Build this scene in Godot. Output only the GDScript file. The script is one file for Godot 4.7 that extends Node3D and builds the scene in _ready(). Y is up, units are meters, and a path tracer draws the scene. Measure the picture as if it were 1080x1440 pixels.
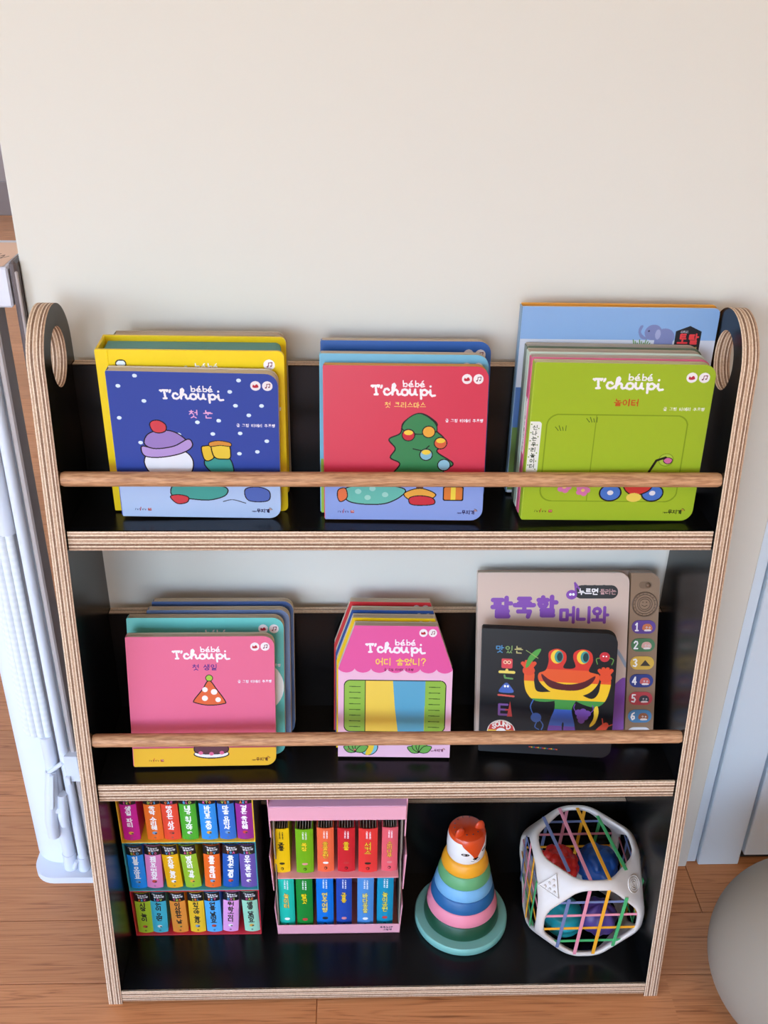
extends Node3D
# A black plywood front-facing bookshelf with board books, mini book boxes and toys against a cream wall.

# ---------------------------------------------------------------- print canvas
class Canvas:
	var im: Image
	var k := 1.0
	var ox := 0.0
	var oy := 0.0
	func _init(w: int, h: int, bg: Color, unit := 1000.0):
		im = Image.create(w, h, false, Image.FORMAT_RGB8)
		im.fill(bg)
		k = w / unit
	func tex() -> ImageTexture:
		return ImageTexture.create_from_image(im)
	func rect(x: float, y: float, w: float, h: float, c: Color):
		im.fill_rect(Rect2i(roundi((x + ox) * k), roundi((y + oy) * k), maxi(1, roundi(w * k)), maxi(1, roundi(h * k))), c)
	func poly(pts: Array, c: Color):
		var p := PackedVector2Array()
		var lo := 1e9
		var hi := -1e9
		for q in pts:
			var v := Vector2(q.x + ox, q.y + oy) * k
			p.append(v)
			lo = minf(lo, v.y)
			hi = maxf(hi, v.y)
		var n := p.size()
		for y in range(maxi(0, floori(lo)), mini(im.get_height(), ceili(hi) + 1)):
			var yy := y + 0.5
			var xs: Array[float] = []
			for i in n:
				var a := p[i]
				var b := p[(i + 1) % n]
				if (a.y <= yy) != (b.y <= yy):
					xs.append(a.x + (yy - a.y) / (b.y - a.y) * (b.x - a.x))
			xs.sort()
			for i in range(0, xs.size() - 1, 2):
				var x0 := roundi(xs[i])
				var x1 := roundi(xs[i + 1])
				if x1 > x0:
					im.fill_rect(Rect2i(x0, y, x1 - x0, 1), c)
	func ell(cx: float, cy: float, rx: float, ry: float, c: Color):
		var X := (cx + ox) * k
		var Y := (cy + oy) * k
		var A := maxf(rx * k, 0.5)
		var B := maxf(ry * k, 0.5)
		for y in range(maxi(0, floori(Y - B)), mini(im.get_height(), ceili(Y + B))):
			var d := (y + 0.5 - Y) / B
			if absf(d) < 1.0:
				var s := A * sqrt(1.0 - d * d)
				var x0 := roundi(X - s)
				im.fill_rect(Rect2i(x0, y, maxi(1, roundi(X + s) - x0), 1), c)
	func line(pts: Array, wd: float, c: Color, closed := false):
		var n := pts.size()
		var r := wd * 0.5
		for i in n:
			var a: Vector2 = pts[i]
			ell(a.x, a.y, r, r, c)
			if i == n - 1 and not closed:
				break
			var b: Vector2 = pts[(i + 1) % n]
			if a.is_equal_approx(b):
				continue
			var t := (b - a).normalized().orthogonal() * r
			poly([a + t, b + t, b - t, a - t], c)
	static func smooth(pts: Array, closed := true, m := 6) -> Array:
		var out := []
		var n := pts.size()
		for i in (n if closed else n - 1):
			var p0: Vector2 = pts[(i - 1 + n) % n] if closed or i > 0 else pts[0]
			var p1: Vector2 = pts[i]
			var p2: Vector2 = pts[(i + 1) % n]
			var p3: Vector2 = pts[(i + 2) % n] if closed or i < n - 2 else pts[n - 1]
			for j in m:
				out.append(p1.cubic_interpolate(p2, p0, p3, float(j) / m))
		if not closed:
			out.append(pts[n - 1])
		return out
	func blob(f: Array, c: Color, ow := 0.0, oc := Color.BLACK):
		var s := smooth(pairs(f))
		poly(s, c)
		if ow > 0.0:
			line(s, ow, oc, true)
	func curve(f: Array, wd: float, c: Color):
		line(smooth(pairs(f), false), wd, c)
	static func pairs(f: Array) -> Array:
		var o := []
		for i in range(0, f.size(), 2):
			o.append(Vector2(f[i], f[i + 1]))
		return o
	func rrect(x: float, y: float, w: float, h: float, r: float, c: Color):
		rect(x + r, y, w - 2 * r, h, c)
		rect(x, y + r, w, h - 2 * r, c)
		for s in [Vector2(x + r, y + r), Vector2(x + w - r, y + r), Vector2(x + r, y + h - r), Vector2(x + w - r, y + h - r)]:
			ell(s.x, s.y, r, r, c)
	# ---- Hangul composed from strokes
	const CONS := {
		"ㄱ": [[0, .1, .92, .1, .78, 1]], "ㄴ": [[.1, 0, .1, .9, 1, .9]], "ㄷ": [[.95, .08, .1, .08, .1, .92, 1, .92]],
		"ㄹ": [[.05, .04, .92, .04, .92, .48, .08, .48, .08, .96, .97, .96]], "ㅁ": [[.08, .06, .92, .06, .92, .94, .08, .94, .08, .06]],
		"ㅂ": [[.1, 0, .1, .95, .9, .95, .9, 0], [.1, .5, .9, .5]], "ㅅ": [[.52, .02, .45, .5, .03, .98], [.5, .42, .97, .98]],
		"ㅇ": [[.5, .03, .83, .17, .97, .5, .83, .83, .5, .97, .17, .83, .03, .5, .17, .17, .5, .03]],
		"ㅈ": [[.05, .08, .95, .08], [.52, .08, .42, .55, .03, .98], [.5, .48, .97, .98]],
		"ㅊ": [[.5, -.12, .5, .05], [.05, .18, .95, .18], [.52, .18, .42, .6, .03, 1.0], [.5, .55, .97, 1.0]],
		"ㅋ": [[0, .1, .92, .1, .8, 1], [.05, .52, .85, .5]], "ㅌ": [[.95, .05, .1, .05, .1, .95, 1, .95], [.1, .5, .9, .5]],
		"ㅍ": [[.03, .08, .97, .08], [.3, .08, .32, .92], [.7, .08, .68, .92], [0, .93, 1, .93]],
		"ㅎ": [[.5, -.12, .5, .04], [.05, .2, .95, .2], [.5, .38, .78, .48, .86, .68, .74, .92, .5, 1, .26, .92, .14, .68, .22, .48, .5, .38]],
	}
	const TWIN := {"ㄲ": "ㄱ", "ㄸ": "ㄷ", "ㅃ": "ㅂ", "ㅆ": "ㅅ", "ㅉ": "ㅈ"}
	const VV := {"ㅏ": [[.3, 0, .3, 1], [.3, .5, .95, .5]], "ㅐ": [[.12, .04, .12, .96], [.75, 0, .75, 1], [.12, .5, .75, .5]], "ㅑ": [[.3, 0, .3, 1], [.3, .34, .95, .34], [.3, .66, .95, .66]],
		"ㅓ": [[.8, 0, .8, 1], [.1, .5, .8, .5]], "ㅔ": [[.45, .04, .45, .96], [.95, 0, .95, 1], [0, .5, .45, .5]], "ㅕ": [[.8, 0, .8, 1], [.1, .34, .8, .34], [.1, .66, .8, .66]], "ㅣ": [[.6, 0, .6, 1]]}
	const VH := {"ㅗ": [[0, .85, 1, .85], [.5, .05, .5, .85]], "ㅛ": [[0, .85, 1, .85], [.32, .05, .32, .85], [.68, .05, .68, .85]], "ㅜ": [[0, .15, 1, .15], [.5, .15, .5, 1]], "ㅠ": [[0, .15, 1, .15], [.32, .15, .3, 1], [.68, .15, .7, 1]], "ㅡ": [[0, .5, 1, .5]]}
	const MIX := {"ㅘ": "ㅗㅏ", "ㅙ": "ㅗㅐ", "ㅚ": "ㅗㅣ", "ㅝ": "ㅜㅓ", "ㅞ": "ㅜㅔ", "ㅟ": "ㅜㅣ", "ㅢ": "ㅡㅣ"}
	func part(lines: Array, b: Rect2, wd: float, c: Color):
		for l in lines:
			var p := []
			for i in range(0, l.size(), 2):
				p.append(b.position + Vector2(l[i], l[i + 1]) * b.size)
			line(p, wd, c)
	func con(ch: String, b: Rect2, wd: float, c: Color):
		if TWIN.has(ch):
			part(CONS[TWIN[ch]], Rect2(b.position, Vector2(b.size.x * .44, b.size.y)), wd * .85, c)
			part(CONS[TWIN[ch]], Rect2(b.position + Vector2(b.size.x * .56, 0), Vector2(b.size.x * .44, b.size.y)), wd * .85, c)
		elif CONS.has(ch):
			part(CONS[ch], b, wd, c)
	func syllable(code: int, x: float, y: float, w: float, h: float, wd: float, c: Color):
		var s := code - 0xAC00
		var cho: String = "ㄱㄲㄴㄷㄸㄹㅁㅂㅃㅅㅆㅇㅈㅉㅊㅋㅌㅍㅎ"[s / 588]
		var jung: String = "ㅏㅐㅑㅒㅓㅔㅕㅖㅗㅘㅙㅚㅛㅜㅝㅞㅟㅠㅡㅢㅣ"[(s % 588) / 28]
		var jong: String = " ㄱㄲㄳㄴㄵㄶㄷㄹㄺㄻㄼㄽㄾㄿㅀㅁㅂㅄㅅㅆㅇㅈㅊㅋㅌㅍㅎ"[s % 28]
		var fin := jong != " "
		var hh := .58 if fin else 1.0
		var o := Vector2(x, y)
		var sz := Vector2(w, h)
		var bx := func(a: float, b: float, cc: float, d: float) -> Rect2: return Rect2(o + Vector2(a, b) * sz, Vector2(cc, d) * sz)
		if VV.has(jung):
			con(cho, bx.call(.04, .1 * hh + .02, .5, .75 * hh), wd, c)
			part(VV[jung], bx.call(.64, 0, .34, hh), wd, c)
		elif VH.has(jung):
			con(cho, bx.call(.2, .02, .6, .48 * hh), wd, c)
			part(VH[jung], bx.call(.02, .6 * hh, .96, .36 * hh), wd, c)
		elif MIX.has(jung):
			con(cho, bx.call(.04, .03, .48, .44 * hh), wd, c)
			part(VH[MIX[jung][0]], bx.call(0, .56 * hh, .62, .34 * hh), wd, c)
			part(VV[MIX[jung][1]], bx.call(.68, 0, .32, hh), wd, c)
		if fin:
			con(jong, bx.call(.2, .68, .64, .3), wd, c)
	func hangul(t: String, x: float, y: float, size: float, wd: float, c: Color, down := false, gap := 1.12, squash := 1.0):
		for i in t.length():
			var u := t.unicode_at(i)
			if u >= 0xAC00 and u <= 0xD7A3:
				syllable(u, x, y, size, size * squash, wd, c)
			elif t[i] == "?":
				part([[.1, .25, .3, .02, .7, .02, .9, .25, .5, .6, .5, .72], [.5, .97, .5, .98]], Rect2(x, y, size * .7, size), wd, c)
			var step := size * gap * (1.0 if u > 127 else .5)
			if down:
				y += step * squash
			else:
				x += step
	# ---- Latin letters and digits, stroke by stroke
	const LAT := {"S": [[.9, .12, .5, 0, .1, .2, .25, .45, .8, .58, .9, .82, .5, 1, .05, .88]], "O": [[.5, 0, .88, .15, 1, .5, .88, .85, .5, 1, .12, .85, 0, .5, .12, .15, .5, 0]], "U": [[.05, 0, .05, .75, .3, 1, .7, 1, .95, .75, .95, 0]],
		"N": [[.05, 1, .05, 0, .95, 1, .95, 0]], "D": [[.05, 0, .05, 1, .5, 1, .95, .7, .95, .3, .5, 0, .05, 0]], "1": [[.25, .2, .55, 0, .55, 1], [.25, 1, .85, 1]], "2": [[.1, .22, .35, 0, .75, .05, .9, .3, .1, 1, .92, 1]],
		"3": [[.1, .08, .6, 0, .88, .22, .5, .47, .92, .72, .6, 1, .08, .9]], "4": [[.7, 1, .7, 0, .05, .7, .95, .7]], "5": [[.85, 0, .2, 0, .15, .45, .6, .4, .9, .65, .65, 1, .1, .92]], "6": [[.8, .05, .35, .2, .1, .65, .4, 1, .85, .85, .8, .55, .4, .5, .12, .7]],
		"0": [[.5, 0, .9, .3, .9, .7, .5, 1, .1, .7, .1, .3, .5, 0]], "7": [[.08, 0, .92, 0, .4, 1]], "8": [[.5, .47, .15, .25, .5, 0, .85, .25, .5, .47, .08, .75, .5, 1, .92, .75, .5, .47]], "9": [[.88, .4, .5, .52, .15, .28, .5, 0, .88, .3, .7, 1]], "-": [[.1, .5, .9, .5]],
		"A": [[0, 1, .5, 0, 1, 1], [.2, .65, .8, .65]], "B": [[.1, 0, .1, 1, .7, 1, .9, .75, .7, .5, .1, .5], [.1, 0, .65, 0, .82, .25, .7, .5]], "E": [[.9, 0, .1, 0, .1, 1, .9, 1], [.1, .5, .75, .5]], "L": [[.1, 0, .1, 1, .9, 1]], "K": [[.1, 0, .1, 1], [.9, 0, .1, .55, .9, 1]], "T": [[0, 0, 1, 0], [.5, 0, .5, 1]], "V": [[0, 0, .5, 1, 1, 0]]}
	func latin(t: String, x: float, y: float, w: float, h: float, wd: float, c: Color):
		for ch in t:
			if LAT.has(ch):
				part(LAT[ch], Rect2(x, y, w, h), wd, c)
			x += w * 1.45
	# the two-line white lettering that most covers carry
	func wordmark(x: float, y: float, s: float, c: Color):
		var q := Transform2D(0, Vector2(s, s), 0, Vector2(x - 90 * s, y - 350 * s))
		var big := [[100, 415, 185, 411], [112, 415, 112, 425], [176, 412, 176, 425], [145, 415, 155, 512], [135, 514, 168, 512], [214, 412, 214, 416, 206, 434], [293, 462, 276, 446, 250, 452, 238, 482, 250, 510, 278, 517, 300, 506],
			[300, 506, 326, 484, 352, 446, 364, 410, 352, 392, 338, 400, 333, 440, 333, 514], [333, 490, 352, 464, 376, 458, 389, 472, 388, 500, 402, 515, 425, 507], [436, 486, 446, 460, 472, 452, 498, 462, 506, 486, 496, 512, 472, 520, 446, 512, 436, 486],
			[527, 452, 527, 495, 548, 516, 577, 504, 587, 454], [587, 454, 590, 505, 608, 514], [648, 456, 655, 558], [655, 490, 668, 462, 694, 455, 718, 470, 722, 492, 708, 514, 682, 518, 657, 500], [722, 492, 740, 480], [755, 460, 757, 505, 775, 526, 808, 520], [757, 416, 757, 418]]
		var small := [[452, 354, 455, 420], [455, 402, 468, 384, 490, 386, 498, 402, 488, 420, 456, 418], [516, 406, 556, 398, 546, 382, 522, 386, 514, 405, 528, 424, 566, 416], [536, 368, 550, 354], [588, 354, 588, 420], [588, 402, 602, 384, 622, 386, 630, 402, 620, 420, 590, 418], [644, 406, 684, 398, 674, 382, 650, 386, 642, 405, 656, 424, 690, 416], [662, 368, 676, 354]]
		for st in [[big, 25.5], [small, 13.5]]:
			for l in st[0]:
				var p := []
				for v in pairs(l):
					p.append(q * v)
				line(p, st[1] * s, c)
	func badges(x: float, y: float, r: float, two := true):
		var xs := [x, x + r * 2.25] if two else [x + r * 2.25]
		for i in xs.size():
			ell(xs[i], y, r, r, Color8(247, 238, 236))
			if i == 0 and two:
				blob([xs[i] - r * .5, y + r * .35, xs[i] - r * .45, y - r * .25, xs[i] - r * .15, y - r * .05, xs[i] + r * .2, y - r * .35, xs[i] + r * .5, y - r * .05, xs[i] + r * .45, y + r * .35], Color8(190, 45, 60))
			else:
				var d := Color8(120, 40, 60)
				ell(xs[i] - r * .3, y + r * .35, r * .16, r * .13, d)
				ell(xs[i] + r * .3, y + r * .25, r * .16, r * .13, d)
				line([Vector2(xs[i] - r * .17, y + r * .3), Vector2(xs[i] - r * .1, y - r * .35), Vector2(xs[i] + r * .5, y - r * .45), Vector2(xs[i] + r * .43, y + r * .2)], r * .13, d)
	func imprint(x0: float, x1: float, y: float, ink: Color):
		# thin publisher marks at the foot of a cover
		for i in 9:
			line([Vector2(x0 + i * 8, y - 5 + (i % 3) * 2), Vector2(x0 + i * 8 + (4 if i % 2 else -2), y + 7)], 2.2, ink)
		line([Vector2(x0 + 34, y - 14), Vector2(x0 + 28, y + 10)], 4, Color8(190, 40, 40))
		rect(x0 + 78, y - 8, 22, 17, Color8(180, 45, 45))
		latin("TV", x0 + 82, y - 4, 6, 9, 2, Color8(240, 220, 215))
		hangul("무지개", x1 - 92, y - 13, 25, 5, ink)
		hangul("그림책", x1 - 122, y + 2, 8, 1.6, ink)
		for r in [7.0, 13.0, 19.0]:
			var a := []
			for i in 6:
				a.append(Vector2(x1 - 12, y - 4) + Vector2.from_angle(-PI * .5 + i * .26) * r)
			line(a, 3, Color8(200, 110, 40) if r < 15.0 else Color8(90, 60, 40))

# ---------------------------------------------------------------- mesh builder
class MB:
	var S := []
	var cur := 0
	var xf := Transform3D()
	func _init(n := 1):
		for i in n:
			S.append([PackedVector3Array(), PackedVector3Array(), PackedVector2Array()])
	func tri(a: Vector3, b: Vector3, c: Vector3, na: Vector3, nb: Vector3, nc: Vector3, ua: Vector2, ub: Vector2, uc: Vector2):
		var s: Array = S[cur]
		for t in ([[a, na, ua], [c, nc, uc], [b, nb, ub]] if xf.basis.determinant() > 0.0 else [[a, na, ua], [b, nb, ub], [c, nc, uc]]):
			s[0].append(xf * t[0])
			s[1].append((xf.basis * t[1]).normalized())
			s[2].append(t[2])
	static func auv(p: Vector3, n: Vector3) -> Vector2:
		var a := n.abs()
		if a.z >= a.x and a.z >= a.y:
			return Vector2(p.x, p.y)
		if a.y >= a.x:
			return Vector2(p.x, p.z)
		return Vector2(p.z, p.y)
	# convex polygon, turned away from ctr
	func face(p: Array, ctr: Vector3, uv := []):
		var n: Vector3 = (p[1] - p[0]).cross(p[2] - p[0]).normalized()
		var m := Vector3.ZERO
		for q in p:
			m += q / p.size()
		var idx := range(p.size())
		if n.dot(m - ctr) < 0.0:
			n = -n
			idx.reverse()
		for i in range(1, p.size() - 1):
			var a: int = idx[0]
			var b: int = idx[i]
			var c: int = idx[i + 1]
			tri(p[a], p[b], p[c], n, n, n, uv[a] if uv else auv(p[a], n), uv[b] if uv else auv(p[b], n), uv[c] if uv else auv(p[c], n))
	func box(c: Vector3, s: Vector3, bev := 0.0):
		var h := s * 0.5
		bev = minf(bev, minf(h.x, minf(h.y, h.z)) * .9)
		var pt := func(axis: int, sx: Vector3) -> Vector3:
			var q := sx * (h - Vector3.ONE * bev)
			q[axis] = sx[axis] * h[axis]
			return c + q
		for ax in 3:
			var b := (ax + 1) % 3
			var d := (ax + 2) % 3
			for s1 in [-1.0, 1.0]:
				var q := []
				for k in [[-1, -1], [1, -1], [1, 1], [-1, 1]]:
					var v := Vector3.ZERO
					v[ax] = s1
					v[b] = k[0]
					v[d] = k[1]
					q.append(pt.call(ax, v))
				face(q, c)
			if bev > 0.0:
				for s1 in [-1.0, 1.0]:
					for s2 in [-1.0, 1.0]:
						var v := Vector3.ZERO
						v[b] = s1
						v[d] = s2
						var v0 := v
						var v1 := v
						v0[ax] = -1
						v1[ax] = 1
						face([pt.call(b, v0), pt.call(b, v1), pt.call(d, v1), pt.call(d, v0)], c)
		if bev > 0.0:
			for x in [-1, 1]:
				for y in [-1, 1]:
					for z in [-1, 1]:
						var v := Vector3(x, y, z)
						face([pt.call(0, v), pt.call(1, v), pt.call(2, v)], c)
	# bar between two points with a rectangular section
	func bar(a: Vector3, b: Vector3, w: float, t: float, up: Vector3, bev := 0.0):
		var keep := xf
		var y := (b - a).normalized()
		var z := (up - y * up.dot(y)).normalized()
		xf = keep * Transform3D(Basis(y.cross(z), y, z), (a + b) * .5)
		box(Vector3.ZERO, Vector3(w, a.distance_to(b), t), bev)
		xf = keep
	func tube(pts: Array, rad: Variant, seg := 16, caps := true):
		var n := pts.size()
		var rings := []
		var up := Vector3.UP
		if absf((pts[1] - pts[0]).normalized().y) > .9:
			up = Vector3.RIGHT
		var run := 0.0
		for i in n:
			var t: Vector3 = (pts[mini(i + 1, n - 1)] - pts[maxi(i - 1, 0)]).normalized()
			var x := up.cross(t).normalized()
			up = t.cross(x).normalized()
			var r: float = rad[i] if rad is Array else rad
			if i:
				run += pts[i].distance_to(pts[i - 1])
			var ring := []
			for j in seg + 1:
				var d := x * cos(TAU * j / seg) + up * sin(TAU * j / seg)
				ring.append([pts[i] + d * r, d, Vector2(run, float(j) / seg)])
			rings.append(ring)
		for i in n - 1:
			for j in seg:
				var a: Array = rings[i][j]
				var b: Array = rings[i][j + 1]
				var c: Array = rings[i + 1][j + 1]
				var d: Array = rings[i + 1][j]
				tri(a[0], b[0], c[0], a[1], b[1], c[1], a[2], b[2], c[2])
				tri(a[0], c[0], d[0], a[1], c[1], d[1], a[2], c[2], d[2])
		if caps:
			for e in [0, n - 1]:
				var q := []
				for j in seg:
					q.append(rings[e][j][0])
				face(q, pts[1] if e == 0 else pts[n - 2])
	# profile of (radius, height), bottom to top, about the y axis
	func lathe(prof: Array, seg := 48):
		var n := prof.size()
		var len_ := [0.0]
		for i in range(1, n):
			len_.append(len_[-1] + prof[i].distance_to(prof[i - 1]))
		for i in n - 1:
			var d: Vector2 = (prof[i + 1] - prof[i]).normalized()
			var nn := [Vector2(d.y, -d.x), Vector2(d.y, -d.x)]
			for e in 2:
				var o := i - 1 if e == 0 else i + 1
				if o >= 0 and o < n - 1:
					var dd: Vector2 = (prof[o + 1] - prof[o]).normalized()
					var m := Vector2(dd.y, -dd.x)
					if m.dot(nn[e]) > .6:
						nn[e] = (m + Vector2(d.y, -d.x)).normalized()
			for j in seg:
				var q := []
				for e in [[0, j], [0, j + 1], [1, j + 1], [1, j]]:
					var an: float = TAU * e[1] / seg
					var dir := Vector3(sin(an), 0, cos(an))
					var pp: Vector2 = prof[i + e[0]]
					q.append([dir * pp.x + Vector3(0, pp.y, 0), dir * nn[e[0]].x + Vector3(0, nn[e[0]].y, 0), Vector2(float(e[1]) / seg, 1.0 - len_[i + e[0]] / len_[-1])])
				if prof[i].x > 1e-6:
					tri(q[0][0], q[1][0], q[2][0], q[0][1], q[1][1], q[2][1], q[0][2], q[1][2], q[2][2])
				if prof[i + 1].x > 1e-6:
					tri(q[0][0], q[2][0], q[3][0], q[0][1], q[2][1], q[3][1], q[0][2], q[2][2], q[3][2])
	# 2D outline (y up) pushed from z0 to z1; surfaces: fs front, es edge, bs back
	func extrude(out: Array, z0: float, z1: float, fs := 0, es := 0, bs := 0, hole := [], unit_uv := true):
		var r := Rect2(out[0], Vector2.ZERO)
		for q in out:
			r = r.expand(q)
		var tris := []
		var po := PackedVector2Array(out)
		if hole.is_empty():
			var t := Geometry2D.triangulate_polygon(po)
			for i in range(0, t.size(), 3):
				tris.append([po[t[i]], po[t[i + 1]], po[t[i + 2]]])
		else:
			var hp := PackedVector2Array(hole)
			var mid := Vector2.ZERO
			for q in hole:
				mid += q / hole.size()
			for half in [Rect2(mid.x - 9, mid.y - 9, 9, 18), Rect2(mid.x, mid.y - 9, 9, 18)]:
				var hr := PackedVector2Array([half.position, half.position + Vector2(9, 0), half.end, half.position + Vector2(0, 18)])
				for a in Geometry2D.intersect_polygons(po, hr):
					for b in Geometry2D.clip_polygons(a, hp):
						var t := Geometry2D.triangulate_polygon(b)
						for i in range(0, t.size(), 3):
							tris.append([b[t[i]], b[t[i + 1]], b[t[i + 2]]])
		for e in [[fs, z1, 1.0], [bs, z0, -1.0]]:
			cur = e[0]
			for t in tris:
				var p := []
				var uv := []
				for q in t:
					p.append(Vector3(q.x, q.y, e[1]))
					uv.append(Vector2((q.x - r.position.x) / r.size.x, 1.0 - (q.y - r.position.y) / r.size.y) if unit_uv else q)
				face(p, Vector3(p[0].x, p[0].y, e[1] - e[2]), uv)
		cur = es
		for ring in ([out, hole] if hole.size() else [out]):
			var n: int = ring.size()
			var area := 0.0
			for i in n:
				area += ring[i].cross(ring[(i + 1) % n])
			var sg := 1.0 if (area > 0.0) == (ring == out) else -1.0
			var run := 0.0
			for i in n:
				var a: Vector2 = ring[i]
				var b: Vector2 = ring[(i + 1) % n]
				if a.is_equal_approx(b):
					continue
				var d := (b - a).normalized()
				var nn := Vector2(d.y, -d.x) * sg
				var d0: Vector2 = (a - ring[(i - 1 + n) % n]).normalized()
				var d1: Vector2 = (ring[(i + 2) % n] - b).normalized()
				var na := Vector2(d0.y, -d0.x) * sg
				var nb := Vector2(d1.y, -d1.x) * sg
				na = (na + nn).normalized() if na.dot(nn) > .8 else nn
				nb = (nb + nn).normalized() if nb.dot(nn) > .8 else nn
				var l := a.distance_to(b)
				var A := Vector3(a.x, a.y, z0)
				var B := Vector3(b.x, b.y, z0)
				var Cc := Vector3(b.x, b.y, z1)
				var D := Vector3(a.x, a.y, z1)
				var NA := Vector3(na.x, na.y, 0)
				var NB := Vector3(nb.x, nb.y, 0)
				var u0 := Vector2(run, 0)
				var u1 := Vector2(run + l, 0)
				var u2 := Vector2(run + l, z1 - z0)
				var u3 := Vector2(run, z1 - z0)
				if sg * (1.0 if area > 0 else 1.0) > 0:
					tri(A, B, Cc, NA, NB, NB, u0, u1, u2)
					tri(A, Cc, D, NA, NB, NA, u0, u2, u3)
				else:
					tri(A, Cc, B, NA, NB, NB, u0, u2, u1)
					tri(A, D, Cc, NA, NA, NB, u0, u3, u2)
				run += l
	# closed surface given by radius along each direction
	func ball(c: Vector3, fn: Callable, seg := 40, rows := 24):
		var at := func(i: int, j: int) -> Vector3:
			var th := PI * i / rows
			var ph := TAU * j / seg
			var d := Vector3(sin(th) * cos(ph), cos(th), sin(th) * sin(ph))
			return c + d * fn.call(d)
		var g := []
		for i in rows + 1:
			var row := []
			for j in seg:
				row.append(at.call(i, j))
			g.append(row)
		var N := []
		for i in rows + 1:
			var row := []
			for j in seg:
				var a: Vector3 = g[i][(j + 1) % seg] - g[i][(j - 1 + seg) % seg]
				var b: Vector3 = g[mini(i + 1, rows)][j] - g[maxi(i - 1, 0)][j]
				var n := a.cross(b)
				if n.length() < 1e-9:
					n = g[i][j] - c
				if n.dot(g[i][j] - c) < 0:
					n = -n
				row.append(n.normalized())
			g[i] = g[i]
			N.append(row)
		for i in rows:
			for j in seg:
				var k := (j + 1) % seg
				var us := [Vector2(float(j) / seg, float(i) / rows), Vector2(float(j + 1) / seg, float(i) / rows), Vector2(float(j + 1) / seg, float(i + 1) / rows), Vector2(float(j) / seg, float(i + 1) / rows)]
				tri(g[i][j], g[i][k], g[i + 1][k], N[i][j], N[i][k], N[i + 1][k], us[0], us[1], us[2])
				tri(g[i][j], g[i + 1][k], g[i + 1][j], N[i][j], N[i + 1][k], N[i + 1][j], us[0], us[2], us[3])
	# surface nets of a signed distance field
	func nets(f: Callable, lo: Vector3, hi: Vector3, cell: float):
		var n := Vector3i(((hi - lo) / cell).ceil()) + Vector3i.ONE
		var val := PackedFloat32Array()
		val.resize(n.x * n.y * n.z)
		var id := 0
		for z in n.z:
			for y in n.y:
				for x in n.x:
					val[id] = f.call(lo + Vector3(x, y, z) * cell)
					id += 1
		var vid := {}
		var P := PackedVector3Array()
		var off := []
		for k in 8:
			off.append(Vector3i(k & 1, (k >> 1) & 1, k >> 2))
		var ed := [[0, 1], [2, 3], [4, 5], [6, 7], [0, 2], [1, 3], [4, 6], [5, 7], [0, 4], [1, 5], [2, 6], [3, 7]]
		var lin := [0, 1, n.x, n.x + 1, n.x * n.y, n.x * n.y + 1, n.x * n.y + n.x, n.x * n.y + n.x + 1]
		for z in n.z - 1:
			for y in n.y - 1:
				for x in n.x - 1:
					var b := x + n.x * (y + n.y * z)
					var neg := 0
					for k in 8:
						if val[b + lin[k]] < 0.0:
							neg += 1
					if neg == 0 or neg == 8:
						continue
					var s := Vector3.ZERO
					var m := 0
					for e in ed:
						var va := val[b + lin[e[0]]]
						var vb := val[b + lin[e[1]]]
						if (va < 0.0) != (vb < 0.0):
							s += Vector3(off[e[0]]).lerp(Vector3(off[e[1]]), va / (va - vb))
							m += 1
					vid[b] = P.size()
					P.append(lo + (Vector3(x, y, z) + s / m) * cell)
		var N := PackedVector3Array()
		var h := cell * .5
		for p in P:
			N.append(Vector3(f.call(p + Vector3(h, 0, 0)) - f.call(p - Vector3(h, 0, 0)), f.call(p + Vector3(0, h, 0)) - f.call(p - Vector3(0, h, 0)), f.call(p + Vector3(0, 0, h)) - f.call(p - Vector3(0, 0, h))).normalized())
		var st := [1, n.x, n.x * n.y]
		for z in range(1, n.z - 1):
			for y in range(1, n.y - 1):
				for x in range(1, n.x - 1):
					var b := x + n.x * (y + n.y * z)
					for ax in 3:
						var v0 := val[b]
						var v1 := val[b + st[ax]]
						if (v0 < 0.0) == (v1 < 0.0):
							continue
						var d1: int = st[(ax + 1) % 3]
						var d2: int = st[(ax + 2) % 3]
						var q := [vid[b - d1 - d2], vid[b - d2], vid[b], vid[b - d1]]
						if v1 < 0.0:
							q.reverse()
						for t in [[0, 1, 2], [0, 2, 3]]:
							var i: int = q[t[0]]
							var j: int = q[t[1]]
							var k: int = q[t[2]]
							tri(P[i], P[j], P[k], N[i], N[j], N[k], Vector2.ZERO, Vector2.ZERO, Vector2.ZERO)
	func mesh() -> ArrayMesh:
		var m := ArrayMesh.new()
		for s in S:
			if s[0].size() == 0:
				continue
			var a := []
			a.resize(Mesh.ARRAY_MAX)
			a[Mesh.ARRAY_VERTEX] = s[0]
			a[Mesh.ARRAY_NORMAL] = s[1]
			a[Mesh.ARRAY_TEX_UV] = s[2]
			m.add_surface_from_arrays(Mesh.PRIMITIVE_TRIANGLES, a)
		return m

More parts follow.
